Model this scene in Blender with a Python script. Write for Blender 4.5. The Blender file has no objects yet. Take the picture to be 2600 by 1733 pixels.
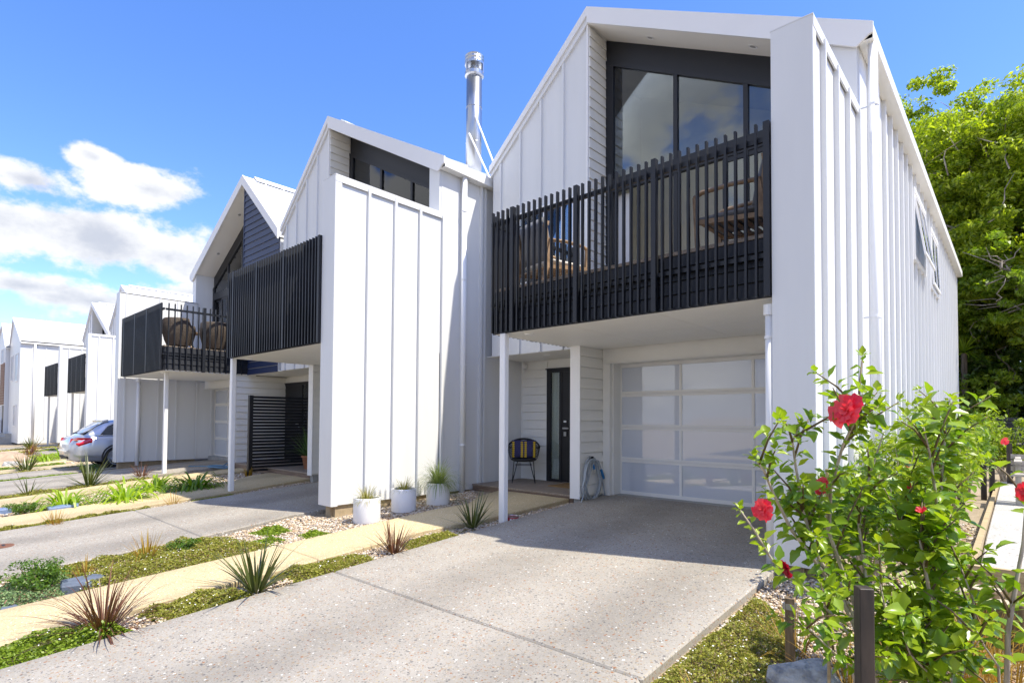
import bpy, bmesh, math, random
import numpy as np
from mathutils import Vector, Matrix, noise as mnoise
sc = bpy.context.scene
col = sc.collection
R = math.radians
# ------------------------------------------------------------ camera, world, sun, exposure
YAW, PITCH, ROLL, FPX, CX, CY, HC = -0.7280, 0.0274, 0.0060, 1418.03, 1317.78, 1027.41, 1.201
_s, _c = math.sin(YAW), math.cos(YAW)
FW = Vector((_s*math.cos(PITCH), _c*math.cos(PITCH), math.sin(PITCH)))
_rt = Vector((_c, -_s, 0)); _up = _rt.cross(FW)
RT = math.cos(ROLL)*_rt + math.sin(ROLL)*_up
UP = -math.sin(ROLL)*_rt + math.cos(ROLL)*_up
cam = bpy.data.cameras.new('camera'); camo = bpy.data.objects.new('camera', cam); col.objects.link(camo)
m = Matrix((RT, UP, -FW)).transposed().to_4x4(); m.translation = Vector((0, 0, HC))
camo.matrix_world = m
cam.sensor_width = 36; cam.lens = FPX/2600*36
cam.shift_x = (1300-CX)/2600; cam.shift_y = (CY-866.5)/2600
cam.clip_start = 0.05; cam.clip_end = 2000
sc.camera = camo
SUNV = Vector((1, .28, 1.8)).normalized()
SUN_EL = math.asin(SUNV.z); SUN_AZ = math.atan2(SUNV.x, SUNV.y)
w = bpy.data.worlds.new('World'); sc.world = w; w.use_nodes = True
nt = w.node_tree; nt.nodes.clear()
def wn(t, **k):
    n = nt.nodes.new(t)
    for a, b in k.items(): setattr(n, a, b)
    return n
def wmath(op, a, b=None, c=None):
    n = wn('ShaderNodeMath', operation=op)
    for i, v in enumerate((a, b, c)):
        if v is None: continue
        if isinstance(v, (int, float)): n.inputs[i].default_value = v
        else: nt.links.new(v, n.inputs[i])
    return n.outputs[0]
sky = wn('ShaderNodeTexSky', sky_type='NISHITA'); sky.sun_disc = False
sky.sun_elevation = SUN_EL; sky.sun_rotation = SUN_AZ
sky.air_density = 1.0; sky.dust_density = 0.35; sky.ozone_density = 2.6; sky.altitude = 0
SKY_STRENGTH = 0.15
hs = wn('ShaderNodeHueSaturation'); hs.inputs['Saturation'].default_value = 1.2
tint = wn('ShaderNodeMixRGB', blend_type='MULTIPLY'); tint.inputs[0].default_value = 1; tint.inputs[2].default_value = (.755, .72, .90, 1)
nt.links.new(sky.outputs[0], hs.inputs['Color'])
bg1 = wn('ShaderNodeBackground'); bg1.inputs[1].default_value = SKY_STRENGTH
nt.links.new(hs.outputs[0], tint.inputs[1]); nt.links.new(tint.outputs[0], bg1.inputs[0])
tc = wn('ShaderNodeTexCoord'); sep = wn('ShaderNodeSeparateXYZ'); nt.links.new(tc.outputs['Generated'], sep.inputs[0])
az = wmath('ARCTAN2', sep.outputs[0], sep.outputs[1]); el = wmath('ARCSINE', sep.outputs[2])
def fbm(scale, detail, rough, off, stretch=1.6):
    mp = wn('ShaderNodeMapping'); mp.inputs['Scale'].default_value = (1, 1, stretch); mp.inputs['Location'].default_value = off
    nt.links.new(tc.outputs['Generated'], mp.inputs[0])
    n = wn('ShaderNodeTexNoise'); n.inputs['Scale'].default_value = scale; n.inputs['Detail'].default_value = detail; n.inputs['Roughness'].default_value = rough
    nt.links.new(mp.outputs[0], n.inputs['Vector']); return n.outputs[0]
def pix_dir(u, v):
    d = (FW + RT*((u-CX)/FPX) + UP*((CY-v)/FPX)).normalized()
    return math.atan2(d.x, d.y), math.asin(d.z)
CLOUDS = [(60, 570, 330, 105), (270, 615, 330, 92), (430, 650, 190, 120), (240, 400, 95, 48), (375, 480, 190, 72), (-200, 480, 320, 120), (70, 455, 150, 60),
          (60, 725, 260, 45), (240, 765, 420, 58), (-250, 780, 420, 110), (520, 760, 260, 65)]
field = None
for (u, v, su, sv) in CLOUDS:
    a0, e0 = pix_dir(u, v); a1, _ = pix_dir(u+su, v); _, e1 = pix_dir(u, v-sv)
    da = wmath('MULTIPLY', wmath('SUBTRACT', az, a0), 1/max(1e-3, abs(a1-a0))); de = wmath('MULTIPLY', wmath('SUBTRACT', el, e0), 1/max(1e-3, abs(e1-e0)))
    g = wmath('SUBTRACT', 1.0, wmath('SQRT', wmath('ADD', wmath('MULTIPLY', da, da), wmath('MULTIPLY', de, de))))
    field = g if field is None else wmath('MAXIMUM', field, g)
gen = wmath('SUBTRACT', wmath('MULTIPLY', fbm(1.9, 3, .5, (4.1, 2.2, 7.7)), 3.2), wmath('ADD', .95, wmath('MULTIPLY', el, .3)))
behind = wmath('MULTIPLY', wmath('SUBTRACT', -0.12, sep.outputs[1]), 2.5)     # unseen cloud added behind the camera to whiten and brighten the shade
gen = wmath('MINIMUM', gen, behind)
field = wmath('MAXIMUM', field, gen)
f1 = fbm(6.0, 12, .60, (0.3, 1.7, .2)); f1b = fbm(6.0, 8, .60, (0.3, 1.7, .285))
dens = wmath('ADD', wmath('MULTIPLY', field, 1.0), wmath('MULTIPLY', wmath('SUBTRACT', f1, .525), 3.8))
mr = wn('ShaderNodeMapRange', interpolation_type='SMOOTHSTEP'); mr.inputs['From Min'].default_value = 0.0; mr.inputs['From Max'].default_value = .42
nt.links.new(dens, mr.inputs[0])
mask = wmath('MULTIPLY', mr.outputs[0], .97)
thick = wn('ShaderNodeMapRange', interpolation_type='SMOOTHSTEP'); thick.inputs['From Min'].default_value = .42; thick.inputs['From Max'].default_value = 1.05
sh = wmath('ADD', wmath('MULTIPLY', field, .8), wmath('MULTIPLY', wmath('SUBTRACT', f1b, .44), 2.2))
nt.links.new(sh, thick.inputs[0])
cc = wn('ShaderNodeMixRGB'); cc.inputs[1].default_value = (1, 1, 1, 1); cc.inputs[2].default_value = (.52, .56, .66, 1)
nt.links.new(wmath('MULTIPLY', thick.outputs[0], .85), cc.inputs[0])
bg2 = wn('ShaderNodeBackground'); bg2.inputs[1].default_value = 0.46
nt.links.new(cc.outputs[0], bg2.inputs[0])
mx = wn('ShaderNodeMixShader'); nt.links.new(mask, mx.inputs[0]); nt.links.new(bg1.outputs[0], mx.inputs[1]); nt.links.new(bg2.outputs[0], mx.inputs[2])
wo = wn('ShaderNodeOutputWorld'); nt.links.new(mx.outputs[0], wo.inputs[0])
sl = bpy.data.lights.new('sun', 'SUN'); sl.energy = 3.15; sl.angle = R(.53); sl.color = (1.0, .93, .79)
so = bpy.data.objects.new('sun', sl); col.objects.link(so); so.location = SUNV*60
so.rotation_euler = SUNV.to_track_quat('Z', 'Y').to_euler()
sc.view_settings.view_transform = 'Standard'; sc.view_settings.look = 'None'
sc.view_settings.exposure = 1.28; sc.view_settings.gamma = 1.0; sc.view_settings.use_curve_mapping = False
sc.cycles.max_bounces = 8; sc.cycles.transparent_max_bounces = 12

# ------------------------------------------------------------ helpers
def ray(u, v): return FW + RT*((u-CX)/FPX) + UP*((CY-v)/FPX)
C0 = Vector((0, 0, HC))
def at_depth(u, v, d): return C0 + ray(u, v)*d
def sstep(t): t = min(1, max(0, t)); return t*t*(3-2*t)
def zg(x, y):
    z = float(np.interp(y, [-40, -9, -1.8, -1.5, 5.4, 7.7, 200], [-.72, -.70, -.66, -.60, -.13, 0, 0]))
    return z - .1*sstep((-17-x)/3.5) - .005*max(0, -20.5-x)
def tag(o, label=None, cat=None, group=None, kind=None):
    if label: o['label'] = label
    if cat: o['category'] = cat
    if group: o['group'] = group
    if kind: o['kind'] = kind
    return o
def thing(name, label, cat, loc, group=None, rotz=0):
    o = bpy.data.objects.new(name, None); col.objects.link(o); o.location = loc; o.rotation_euler.z = rotz
    o.empty_display_size = .2
    return tag(o, label, cat, group)
class MB:
    """collects faces in place coordinates; build() links them as ONE mesh object"""
    def __init__(s, T=None): s.v = []; s.f = []; s.T = T
    def pts(s, ps):
        i = len(s.v)
        s.v += [tuple(s.T(*p)) if s.T else tuple(p) for p in ps]
        return i
    def box(s, x0, x1, y0, y1, z0, z1):
        i = s.pts([(x0,y0,z0),(x1,y0,z0),(x1,y1,z0),(x0,y1,z0),(x0,y0,z1),(x1,y0,z1),(x1,y1,z1),(x0,y1,z1)])
        s.f += [tuple(i+k for k in q) for q in ((0,3,2,1),(4,5,6,7),(0,1,5,4),(1,2,6,5),(2,3,7,6),(3,0,4,7))]
        return s
    def prism(s, poly, axis, c0, c1):
        n = len(poly)
        mk = {'y': lambda a,b,c: (a,c,b), 'x': lambda a,b,c: (c,a,b), 'z': lambda a,b,c: (a,b,c)}[axis]
        i = s.pts([mk(a,b,c0) for a,b in poly] + [mk(a,b,c1) for a,b in poly])
        s.f += [tuple(range(i+n-1, i-1, -1)), tuple(range(i+n, i+2*n))]
        s.f += [(i+k, i+(k+1)%n, i+n+(k+1)%n, i+n+k) for k in range(n)]
        return s
    def hexa(s, bot, top):
        n = len(bot); i = s.pts(list(bot)+list(top))
        s.f += [tuple(range(i+n-1, i-1, -1)), tuple(range(i+n, i+2*n))]
        s.f += [(i+k, i+(k+1)%n, i+n+(k+1)%n, i+n+k) for k in range(n)]
        return s
    def tube(s, ps, rs, n=8, cap=True):
        ps = [Vector(p) for p in ps]
        if isinstance(rs, (int, float)): rs = [rs]*len(ps)
        rings = []
        side = None
        for k, p in enumerate(ps):
            d = (ps[min(k+1, len(ps)-1)] - ps[max(k-1, 0)])
            d = d.normalized() if d.length > 1e-9 else Vector((0, 0, 1))
            if side is None:
                side = d.cross(Vector((0, 0, 1)));
                if side.length < .1: side = d.cross(Vector((1, 0, 0)))
            side = (side - d*side.dot(d))
            if side.length < 1e-6: side = d.orthogonal()
            side.normalize(); o = d.cross(side)
            rings.append(s.pts([p + (side*math.cos(a) + o*math.sin(a))*rs[k] for a in [2*math.pi*j/n for j in range(n)]]))
        for a, b in zip(rings, rings[1:]):
            s.f += [(a+j, a+(j+1)%n, b+(j+1)%n, b+j) for j in range(n)]
        if cap:
            s.f += [tuple(rings[0]+j for j in range(n-1, -1, -1)), tuple(rings[-1]+j for j in range(n))]
        return s
    def lathe(s, c, prof, n=24, cap=True):
        rings = [s.pts([(c[0]+r*math.cos(2*math.pi*j/n), c[1]+r*math.sin(2*math.pi*j/n), c[2]+z) for j in range(n)]) for r, z in prof]
        for a, b in zip(rings, rings[1:]):
            s.f += [(a+j, a+(j+1)%n, b+(j+1)%n, b+j) for j in range(n)]
        if cap:
            s.f += [tuple(rings[0]+j for j in range(n-1, -1, -1)), tuple(rings[-1]+j for j in range(n))]
        return s
    def blade(s, p, d, L, wd, bend, seg=5, fold=0.0, droop=1.0):
        """one grass/flax blade: ribbon from p, starting direction d, curving towards the ground"""
        d = Vector(d).normalized(); p = Vector(p); side = d.cross(Vector((0, 0, 1)))
        if side.length < .05: side = Vector((1, 0, 0))
        side.normalize(); ids = []
        for k in range(seg+1):
            t = k/seg; ww = wd*(1-t**2.2)*(.55+.45*min(1, t*4)) + .0006
            ids.append(s.pts([p-side*ww, p+side*ww]))
            d = (d + Vector((0, 0, -bend*droop/seg*(.4+1.2*t)))).normalized(); p = p + d*(L/seg)
        for a, b in zip(ids, ids[1:]): s.f.append((a, a+1, b+1, b))
        return s
    def mesh(s, name, off=(0,0,0), recalc=False, smooth=False):
        me = bpy.data.meshes.new(name)
        v = np.array(s.v, dtype=np.float64).reshape(-1, 3) - np.array(off)
        me.from_pydata(v.tolist(), [], s.f)
        if recalc:
            b = bmesh.new(); b.from_mesh(me); bmesh.ops.recalc_face_normals(b, faces=b.faces); b.to_mesh(me); b.free()
        if smooth: me.polygons.foreach_set('use_smooth', [True]*len(me.polygons))
        return me
    def build(s, name, mat, parent=None, recalc=False, smooth=False, bevel=0):
        root = parent
        while root is not None and root.parent is not None: root = root.parent
        off = root.location if root is not None else (0, 0, 0)
        me = s.mesh(name, off, recalc or bevel > 0, smooth)
        o = bpy.data.objects.new(name, me); col.objects.link(o)
        if mat: me.materials.append(mat)
        if parent is not None: o.parent = parent
        if bevel:
            b = o.modifiers.new('b', 'BEVEL'); b.width = bevel; b.segments = 1; b.limit_method = 'ANGLE'
        return o
def raw_mesh(name, V, F, mat, parent=None, off=(0,0,0), smooth=False):
    """fast mesh from numpy arrays (V n*3, F m*k)"""
    me = bpy.data.meshes.new(name); V = np.asarray(V, np.float32)-np.asarray(off, np.float32); F = np.asarray(F, np.int32)
    me.vertices.add(len(V)); me.vertices.foreach_set('co', V.ravel())
    k = F.shape[1]; me.loops.add(F.size); me.loops.foreach_set('vertex_index', F.ravel())
    me.polygons.add(len(F)); me.polygons.foreach_set('loop_start', np.arange(0, F.size, k, dtype=np.int32))
    me.polygons.foreach_set('loop_total', np.full(len(F), k, np.int32))
    if smooth: me.polygons.foreach_set('use_smooth', np.ones(len(F), bool))
    me.update(); me.validate()
    o = bpy.data.objects.new(name, me); col.objects.link(o); me.materials.append(mat)
    if parent is not None: o.parent = parent
    return o
def copy_tree(o, parent=None):
    c = o.copy(); col.objects.link(c)
    if parent is not None: c.parent = parent
    for ch in o.children: copy_tree(ch, c)
    return c

# ------------------------------------------------------------ materials
def mat(name, color, rough=.5, metal=0, spec=.5, noise=0, nscale=8, bump=0, bscale=60, coat=0, trans=0, c2=None):
    m = bpy.data.materials.new(name); m.use_nodes = True; n = m.node_tree; b = n.nodes['Principled BSDF']
    b.inputs['Base Color'].default_value = (*color, 1); b.inputs['Roughness'].default_value = rough; b.inputs['Metallic'].default_value = metal
    b.inputs['Specular IOR Level'].default_value = spec; b.inputs['Coat Weight'].default_value = coat
    if coat: b.inputs['Coat Roughness'].default_value = .02
    g = n.nodes.new('ShaderNodeNewGeometry')
    if noise or c2:
        t = n.nodes.new('ShaderNodeTexNoise'); t.inputs['Scale'].default_value = nscale; t.inputs['Detail'].default_value = 5; t.inputs['Roughness'].default_value = .6
        n.links.new(g.outputs['Position'], t.inputs['Vector'])
        r = n.nodes.new('ShaderNodeValToRGB')
        r.color_ramp.elements[0].position = .32; r.color_ramp.elements[1].position = .68
        d = c2 if c2 else tuple(x*(1-noise) for x in color)
        r.color_ramp.elements[0].color = (*d, 1); r.color_ramp.elements[1].color = (*color, 1)
        n.links.new(t.outputs[0], r.inputs[0]); n.links.new(r.outputs[0], b.inputs['Base Color'])
    if bump:
        t2 = n.nodes.new('ShaderNodeTexNoise'); t2.inputs['Scale'].default_value = bscale; t2.inputs['Detail'].default_value = 4
        n.links.new(g.outputs['Position'], t2.inputs['Vector'])
        bp = n.nodes.new('ShaderNodeBump'); bp.inputs['Strength'].default_value = bump; bp.inputs['Distance'].default_value = .02
        n.links.new(t2.outputs[0], bp.inputs['Height']); n.links.new(bp.outputs[0], b.inputs['Normal'])
    if trans:
        tr = n.nodes.new('ShaderNodeBsdfTranslucent'); ad = n.nodes.new('ShaderNodeMixShader'); ad.inputs[0].default_value = trans
        tr.inputs[0].default_value = (min(1, color[0]*2.2+.02), min(1, color[1]*2.0+.03), color[2]*.6, 1)
        out = n.nodes['Material Output']
        n.links.new(b.outputs[0], ad.inputs[1]); n.links.new(tr.outputs[0], ad.inputs[2]); n.links.new(ad.outputs[0], out.inputs[0])
    return m
def leaf_mat(name, ca, cb, rough=.45, trans=.35, spec=.5, tint=(1.6, 1.7, .5), seedscale=1.0):
    """leaf colour varies per leaf (mesh island) and per object"""
    m = bpy.data.materials.new(name); m.use_nodes = True; n = m.node_tree; b = n.nodes['Principled BSDF']
    g = n.nodes.new('ShaderNodeNewGeometry'); oi = n.nodes.new('ShaderNodeObjectInfo')
    ad = n.nodes.new('ShaderNodeMath'); ad.operation = 'ADD'; n.links.new(g.outputs['Random Per Island'], ad.inputs[0]); n.links.new(oi.outputs['Random'], ad.inputs[1])
    fr = n.nodes.new('ShaderNodeMath'); fr.operation = 'FRACT'; n.links.new(ad.outputs[0], fr.inputs[0])
    mxr = n.nodes.new('ShaderNodeMixRGB'); mxr.inputs[1].default_value = (*ca, 1); mxr.inputs[2].default_value = (*cb, 1); n.links.new(fr.outputs[0], mxr.inputs[0])
    n.links.new(mxr.outputs[0], b.inputs['Base Color']); b.inputs['Roughness'].default_value = rough; b.inputs['Specular IOR Level'].default_value = spec
    ml = n.nodes.new('ShaderNodeMixRGB'); ml.blend_type = 'MULTIPLY'; ml.inputs[0].default_value = 1; ml.inputs[2].default_value = (*tint, 1); n.links.new(mxr.outputs[0], ml.inputs[1])
    tr = n.nodes.new('ShaderNodeBsdfTranslucent'); n.links.new(ml.outputs[0], tr.inputs[0])
    mi = n.nodes.new('ShaderNodeMixShader'); mi.inputs[0].default_value = trans; n.links.new(b.outputs[0], mi.inputs[1]); n.links.new(tr.outputs[0], mi.inputs[2])
    n.links.new(mi.outputs[0], n.nodes['Material Output'].inputs[0])
    return m
def aggregate_mat(name, cement, chips, scale=70, keep=.62, cem2=None, bump=.25):
    """exposed aggregate: pebble cells of their own colour set in cement"""
    m = bpy.data.materials.new(name); m.use_nodes = True; n = m.node_tree; b = n.nodes['Principled BSDF']
    g = n.nodes.new('ShaderNodeNewGeometry')
    def layer(sc_, thr, lo, hi):
        v = n.nodes.new('ShaderNodeTexVoronoi'); v.inputs['Scale'].default_value = sc_; v.feature = 'F1'; n.links.new(g.outputs['Position'], v.inputs['Vector'])
        s = n.nodes.new('ShaderNodeSeparateColor'); n.links.new(v.outputs['Color'], s.inputs[0])
        ra = n.nodes.new('ShaderNodeValToRGB'); ra.color_ramp.interpolation = 'CONSTANT'
        els = ra.color_ramp.elements
        while len(els) < len(chips): els.new(.5)
        for e, (p, c) in zip(els, chips): e.position = p; e.color = (*c, 1)
        n.links.new(s.outputs[0], ra.inputs[0])
        rad = n.nodes.new('ShaderNodeMath'); rad.operation = 'MULTIPLY'; n.links.new(s.outputs[1], rad.inputs[0]); rad.inputs[1].default_value = thr
        lt = n.nodes.new('ShaderNodeMath'); lt.operation = 'LESS_THAN'; n.links.new(v.outputs['Distance'], lt.inputs[0]); n.links.new(rad.outputs[0], lt.inputs[1])
        return ra.outputs[0], lt.outputs[0], v.outputs['Distance']
    t = n.nodes.new('ShaderNodeTexNoise'); t.inputs['Scale'].default_value = 2.3; t.inputs['Detail'].default_value = 8; t.inputs['Roughness'].default_value = .68; n.links.new(g.outputs['Position'], t.inputs['Vector'])
    base = n.nodes.new('ShaderNodeValToRGB'); base.color_ramp.elements[0].position = .34; base.color_ramp.elements[1].position = .6
    c2 = cem2 or tuple(x*.86 for x in cement)
    base.color_ramp.elements[0].color = (*c2, 1); base.color_ramp.elements[1].color = (*cement, 1); n.links.new(t.outputs[0], base.inputs[0])
    cur = base.outputs[0]; hgt = None
    # tyre wear and damp patches: broad soft bands along the drive, broken up by noise
    wv = n.nodes.new('ShaderNodeTexWave'); wv.wave_type = 'BANDS'; wv.bands_direction = 'X'; wv.inputs['Scale'].default_value = .21; wv.inputs['Distortion'].default_value = 1.2; wv.inputs['Detail'].default_value = 3; wv.inputs['Detail Scale'].default_value = .6; n.links.new(g.outputs['Position'], wv.inputs['Vector'])
    t3 = n.nodes.new('ShaderNodeTexNoise'); t3.inputs['Scale'].default_value = .9; t3.inputs['Detail'].default_value = 6; t3.inputs['Roughness'].default_value = .7; n.links.new(g.outputs['Position'], t3.inputs['Vector'])
    wm = n.nodes.new('ShaderNodeMath'); wm.operation = 'MULTIPLY'; n.links.new(wv.outputs['Fac'], wm.inputs[0]); n.links.new(t3.outputs[0], wm.inputs[1])
    for sc_, thr in ((scale*1.9, keep*.95), (scale, keep)):
        c, f, d = layer(sc_, thr, 0, 1)
        mxn = n.nodes.new('ShaderNodeMixRGB'); n.links.new(f, mxn.inputs[0]); n.links.new(cur, mxn.inputs[1]); n.links.new(c, mxn.inputs[2]); cur = mxn.outputs[0]; hgt = f
    wr = n.nodes.new('ShaderNodeMapRange'); wr.inputs['From Min'].default_value = .12; wr.inputs['From Max'].default_value = .55; wr.inputs['To Min'].default_value = 1.06; wr.inputs['To Max'].default_value = .80; n.links.new(wm.outputs[0], wr.inputs[0])
    wx = n.nodes.new('ShaderNodeVectorMath'); wx.operation = 'SCALE'; n.links.new(cur, wx.inputs[0]); n.links.new(wr.outputs[0], wx.inputs['Scale']); cur = wx.outputs[0]
    n.links.new(cur, b.inputs['Base Color']); b.inputs['Roughness'].default_value = .75
    bp = n.nodes.new('ShaderNodeBump'); bp.inputs['Strength'].default_value = bump; bp.inputs['Distance'].default_value = .006; n.links.new(hgt, bp.inputs['Height']); n.links.new(bp.outputs[0], b.inputs['Normal'])
    return m
def glass_mat(name, tint=(.80, .84, .85), refl=1.2, rough=.0):
    m = bpy.data.materials.new(name); m.use_nodes = True; n = m.node_tree; n.nodes.remove(n.nodes['Principled BSDF'])
    t = n.nodes.new('ShaderNodeBsdfTransparent'); t.inputs[0].default_value = (*tint, 1)
    g = n.nodes.new('ShaderNodeBsdfGlossy'); g.inputs['Roughness'].default_value = rough; g.inputs[0].default_value = (.95, .97, 1, 1)
    f = n.nodes.new('ShaderNodeFresnel'); f.inputs[0].default_value = 1.5
    mm = n.nodes.new('ShaderNodeMath'); mm.operation = 'MULTIPLY_ADD'; mm.inputs[1].default_value = refl; mm.inputs[2].default_value = .01; mm.use_clamp = True
    n.links.new(f.outputs[0], mm.inputs[0]); mx_ = n.nodes.new('ShaderNodeMixShader'); n.links.new(mm.outputs[0], mx_.inputs[0]); n.links.new(t.outputs[0], mx_.inputs[1]); n.links.new(g.outputs[0], mx_.inputs[2])
    n.links.new(mx_.outputs[0], n.nodes['Material Output'].inputs[0]); return m
def wood_mat(name, ca, cb, scale=(2, 40, 40), rough=.6):
    m = bpy.data.materials.new(name); m.use_nodes = True; n = m.node_tree; b = n.nodes['Principled BSDF']
    g = n.nodes.new('ShaderNodeNewGeometry'); mp = n.nodes.new('ShaderNodeMapping'); mp.inputs['Scale'].default_value = scale; n.links.new(g.outputs['Position'], mp.inputs[0])
    t = n.nodes.new('ShaderNodeTexNoise'); t.inputs['Scale'].default_value = 1; t.inputs['Detail'].default_value = 7; n.links.new(mp.outputs[0], t.inputs['Vector'])
    r = n.nodes.new('ShaderNodeValToRGB'); r.color_ramp.elements[0].position = .35; r.color_ramp.elements[1].position = .65; r.color_ramp.elements[0].color = (*ca, 1); r.color_ramp.elements[1].color = (*cb, 1)
    n.links.new(t.outputs[0], r.inputs[0]); n.links.new(r.outputs[0], b.inputs['Base Color']); b.inputs['Roughness'].default_value = rough
    bp = n.nodes.new('ShaderNodeBump'); bp.inputs['Strength'].default_value = .3; bp.inputs['Distance'].default_value = .004; n.links.new(t.outputs[0], bp.inputs['Height']); n.links.new(bp.outputs[0], b.inputs['Normal'])
    return m
M = {}
M['white'] = mat('white_steel_cladding', (.73, .74, .745), .38, noise=.05, nscale=1.6)
_n = M['white'].node_tree; _t = [k for k in _n.nodes if k.type == 'TEX_NOISE'][0]; _mp = _n.nodes.new('ShaderNodeMapping'); _mp.inputs['Scale'].default_value = (2.2, 2.2, .22)
_n.links.new([k for k in _n.nodes if k.type == 'NEW_GEOMETRY'][0].outputs['Position'], _mp.inputs[0]); _n.links.new(_mp.outputs[0], _t.inputs['Vector'])
_w = _n.nodes.new('ShaderNodeTexNoise'); _w.inputs['Scale'].default_value = 1.4; _n.links.new(_mp.outputs[0], _w.inputs['Vector']); _b = _n.nodes.new('ShaderNodeBump'); _b.inputs['Strength'].default_value = .25; _b.inputs['Distance'].default_value = .03
_n.links.new(_w.outputs[0], _b.inputs['Height']); _n.links.new(_b.outputs[0], _n.nodes['Principled BSDF'].inputs['Normal'])
M['trim'] = mat('white_trim', (.82, .82, .82), .4, noise=.02, nscale=3)
M['soffit'] = mat('soffit_paint', (.86, .845, .80), .55, noise=.03, nscale=2)
M['board'] = mat('white_weatherboard_paint', (.83, .82, .77), .5, noise=.04, nscale=3)
M['black'] = mat('black_aluminium', (.010, .011, .015), .45, noise=.15, nscale=5)
M['batten'] = mat('black_stained_batten', (.010, .012, .017), .45, noise=.25, nscale=9)
M['blackboard'] = mat('black_weatherboard', (.010, .012, .018), .5, noise=.2, nscale=5)
M['navy'] = mat('navy_weatherboard', (.016, .03, .085), .5, noise=.12, nscale=4)
M['roof'] = mat('white_steel_roof', (.78, .79, .80), .35, noise=.02, nscale=2)
M['gutter'] = mat('cream_gutter', (.83, .82, .78), .4, noise=.05, nscale=5)
M['pipe'] = mat('white_pvc_pipe', (.82, .83, .85), .35)
M['glass'] = glass_mat('window_glass')
M['frost'] = mat('frosted_door_panel', (.60, .64, .71), .25, spec=.6, coat=1.0); M['frost'].node_tree.nodes['Principled BSDF'].inputs['Coat IOR'].default_value = 2.1
M['alu'] = mat('cream_aluminium', (.82, .81, .77), .4, metal=.0)
M['inner'] = mat('interior_plaster', (.84, .79, .64), .8)
M['ceil'] = mat('interior_ceiling', (.72, .72, .72), .8)
M['curtain'] = mat('curtain_fabric', (.75, .75, .74), .9)
M['plinth'] = mat('timber_plinth', (.42, .33, .21), .8, noise=.3, nscale=9, bump=.2)
M['concrete_grey'] = mat('plain_concrete', (.42, .42, .40), .85, noise=.25, nscale=7, bump=.2)
M['deck'] = wood_mat('weathered_deck_timber', (.20, .155, .12), (.34, .28, .22), (60, 3, 60))
M['deckdark'] = wood_mat('brown_deck_fascia', (.13, .085, .06), (.24, .17, .125), (3, 30, 60))
M['steel'] = mat('stainless_steel', (.46, .48, .51), .30, metal=1)
M['lens'] = mat('downlight_lens', (.33, .33, .32), .3)
M['rubber'] = mat('black_rubber', (.012, .012, .012), .7)
M['asphalt'] = mat('asphalt', (.055, .055, .058), .9, noise=.3, nscale=30, bump=.3)
M['soil'] = mat('garden_soil', (.36, .29, .20), .95, noise=.35, nscale=14, bump=.5, bscale=45)
M['drive'] = aggregate_mat('grey_exposed_aggregate', (.325, .30, .26), [(0, (.225, .207, .178)), (.22, (.355, .33, .285)), (.46, (.27, .20, .13)), (.57, (.60, .59, .55)), (.595, (.13, .122, .115)), (.74, (.33, .28, .20)), (.93, (.27, .12, .05))], 52, .56)
M['path'] = aggregate_mat('yellow_exposed_aggregate', (.53, .425, .245), [(0, (.40, .30, .16)), (.25, (.55, .455, .275)), (.5, (.29, .21, .11)), (.6, (.70, .64, .50)), (.72, (.48, .37, .2)), (.9, (.34, .23, .12))], 72, .55)
M['whitepath'] = aggregate_mat('white_gravel_path', (.40, .385, .355), [(0, (.32, .31, .285)), (.3, (.48, .465, .44)), (.6, (.20, .19, .175)), (.75, (.56, .55, .53))], 48, .62)
# ------------------------------------------------------------ the ground
def fnx(spec, y):
    """x of an edge: a number or [(y,x),...]"""
    if isinstance(spec, (int, float)): return spec
    return float(np.interp(y, [p[0] for p in spec], [p[1] for p in spec]))
def strip(name, xl, xr, y0, y1, mat_, dz=0.0, thick=.13, kind='structure', nx=4):
    ys = sorted(set([y0, y1] + [y for y in np.arange(math.ceil(y0*2)/2, y1, .5)] + [y for y in (-1.8, -1.5, 5.4, 7.7) if y0 < y < y1]))
    b = MB(); rows = []
    for y in ys:
        a, c = fnx(xl, y), fnx(xr, y)
        xs = [a+(c-a)*k/nx for k in range(nx+1)]
        rows.append((b.pts([(x, y, zg(x, y)+dz) for x in xs]), b.pts([(x, y, zg(x, y)+dz-thick) for x in xs])))
    for (t0, u0), (t1, u1) in zip(rows, rows[1:]):
        for k in range(nx): b.f.append((t0+k, t0+k+1, t1+k+1, t1+k))
        b.f.append((t0, t1, u1, u0)); b.f.append((t0+nx, u0+nx, u1+nx, t1+nx))
    t, u = rows[0]; b.f.append(tuple(range(t+nx, t-1, -1))+tuple(range(u, u+nx+1)))
    t, u = rows[-1]; b.f.append(tuple(range(t, t+nx+1))+tuple(range(u+nx, u-1, -1)))
    o = b.build(name, mat_, bevel=.012); o['kind'] = kind
    return o
gb = MB()
gxs = [-400, -120, -60] + list(np.arange(-46, -14, 1.5)) + [-14, -10, -6, -2, 2, 8, 30, 400]
gys = [-400, -60, -10, -9, -1.8, -1.5, 0, 2, 4, 5.4, 7.7, 12, 24, 60, 400]
for y in gys: gb.pts([(x, y, zg(x, y)-.065-(.03 if y < -1.7 else 0)) for x in gxs])
nx = len(gxs)
for j in range(len(gys)-1):
    for i in range(nx-1): gb.f.append((j*nx+i, j*nx+i+1, (j+1)*nx+i+1, (j+1)*nx+i))
gb.build('ground', M['soil'])['kind'] = 'structure'
strip('street', -120, 60, -9, -1.9, M['asphalt'], dz=.0, thick=.1, nx=30)
strip('driveway', -5.05, -1.65, -1.4, 2.93, M['drive']); strip('driveway', -5.05, -1.65, 2.942, 7.98, M['drive'])
bR = [(-2, -7.85), (2.6, -7.85), (3.4, -7.95), (4.2, -8.15), (4.45, -8.0), (9, -8.0)]
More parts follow.
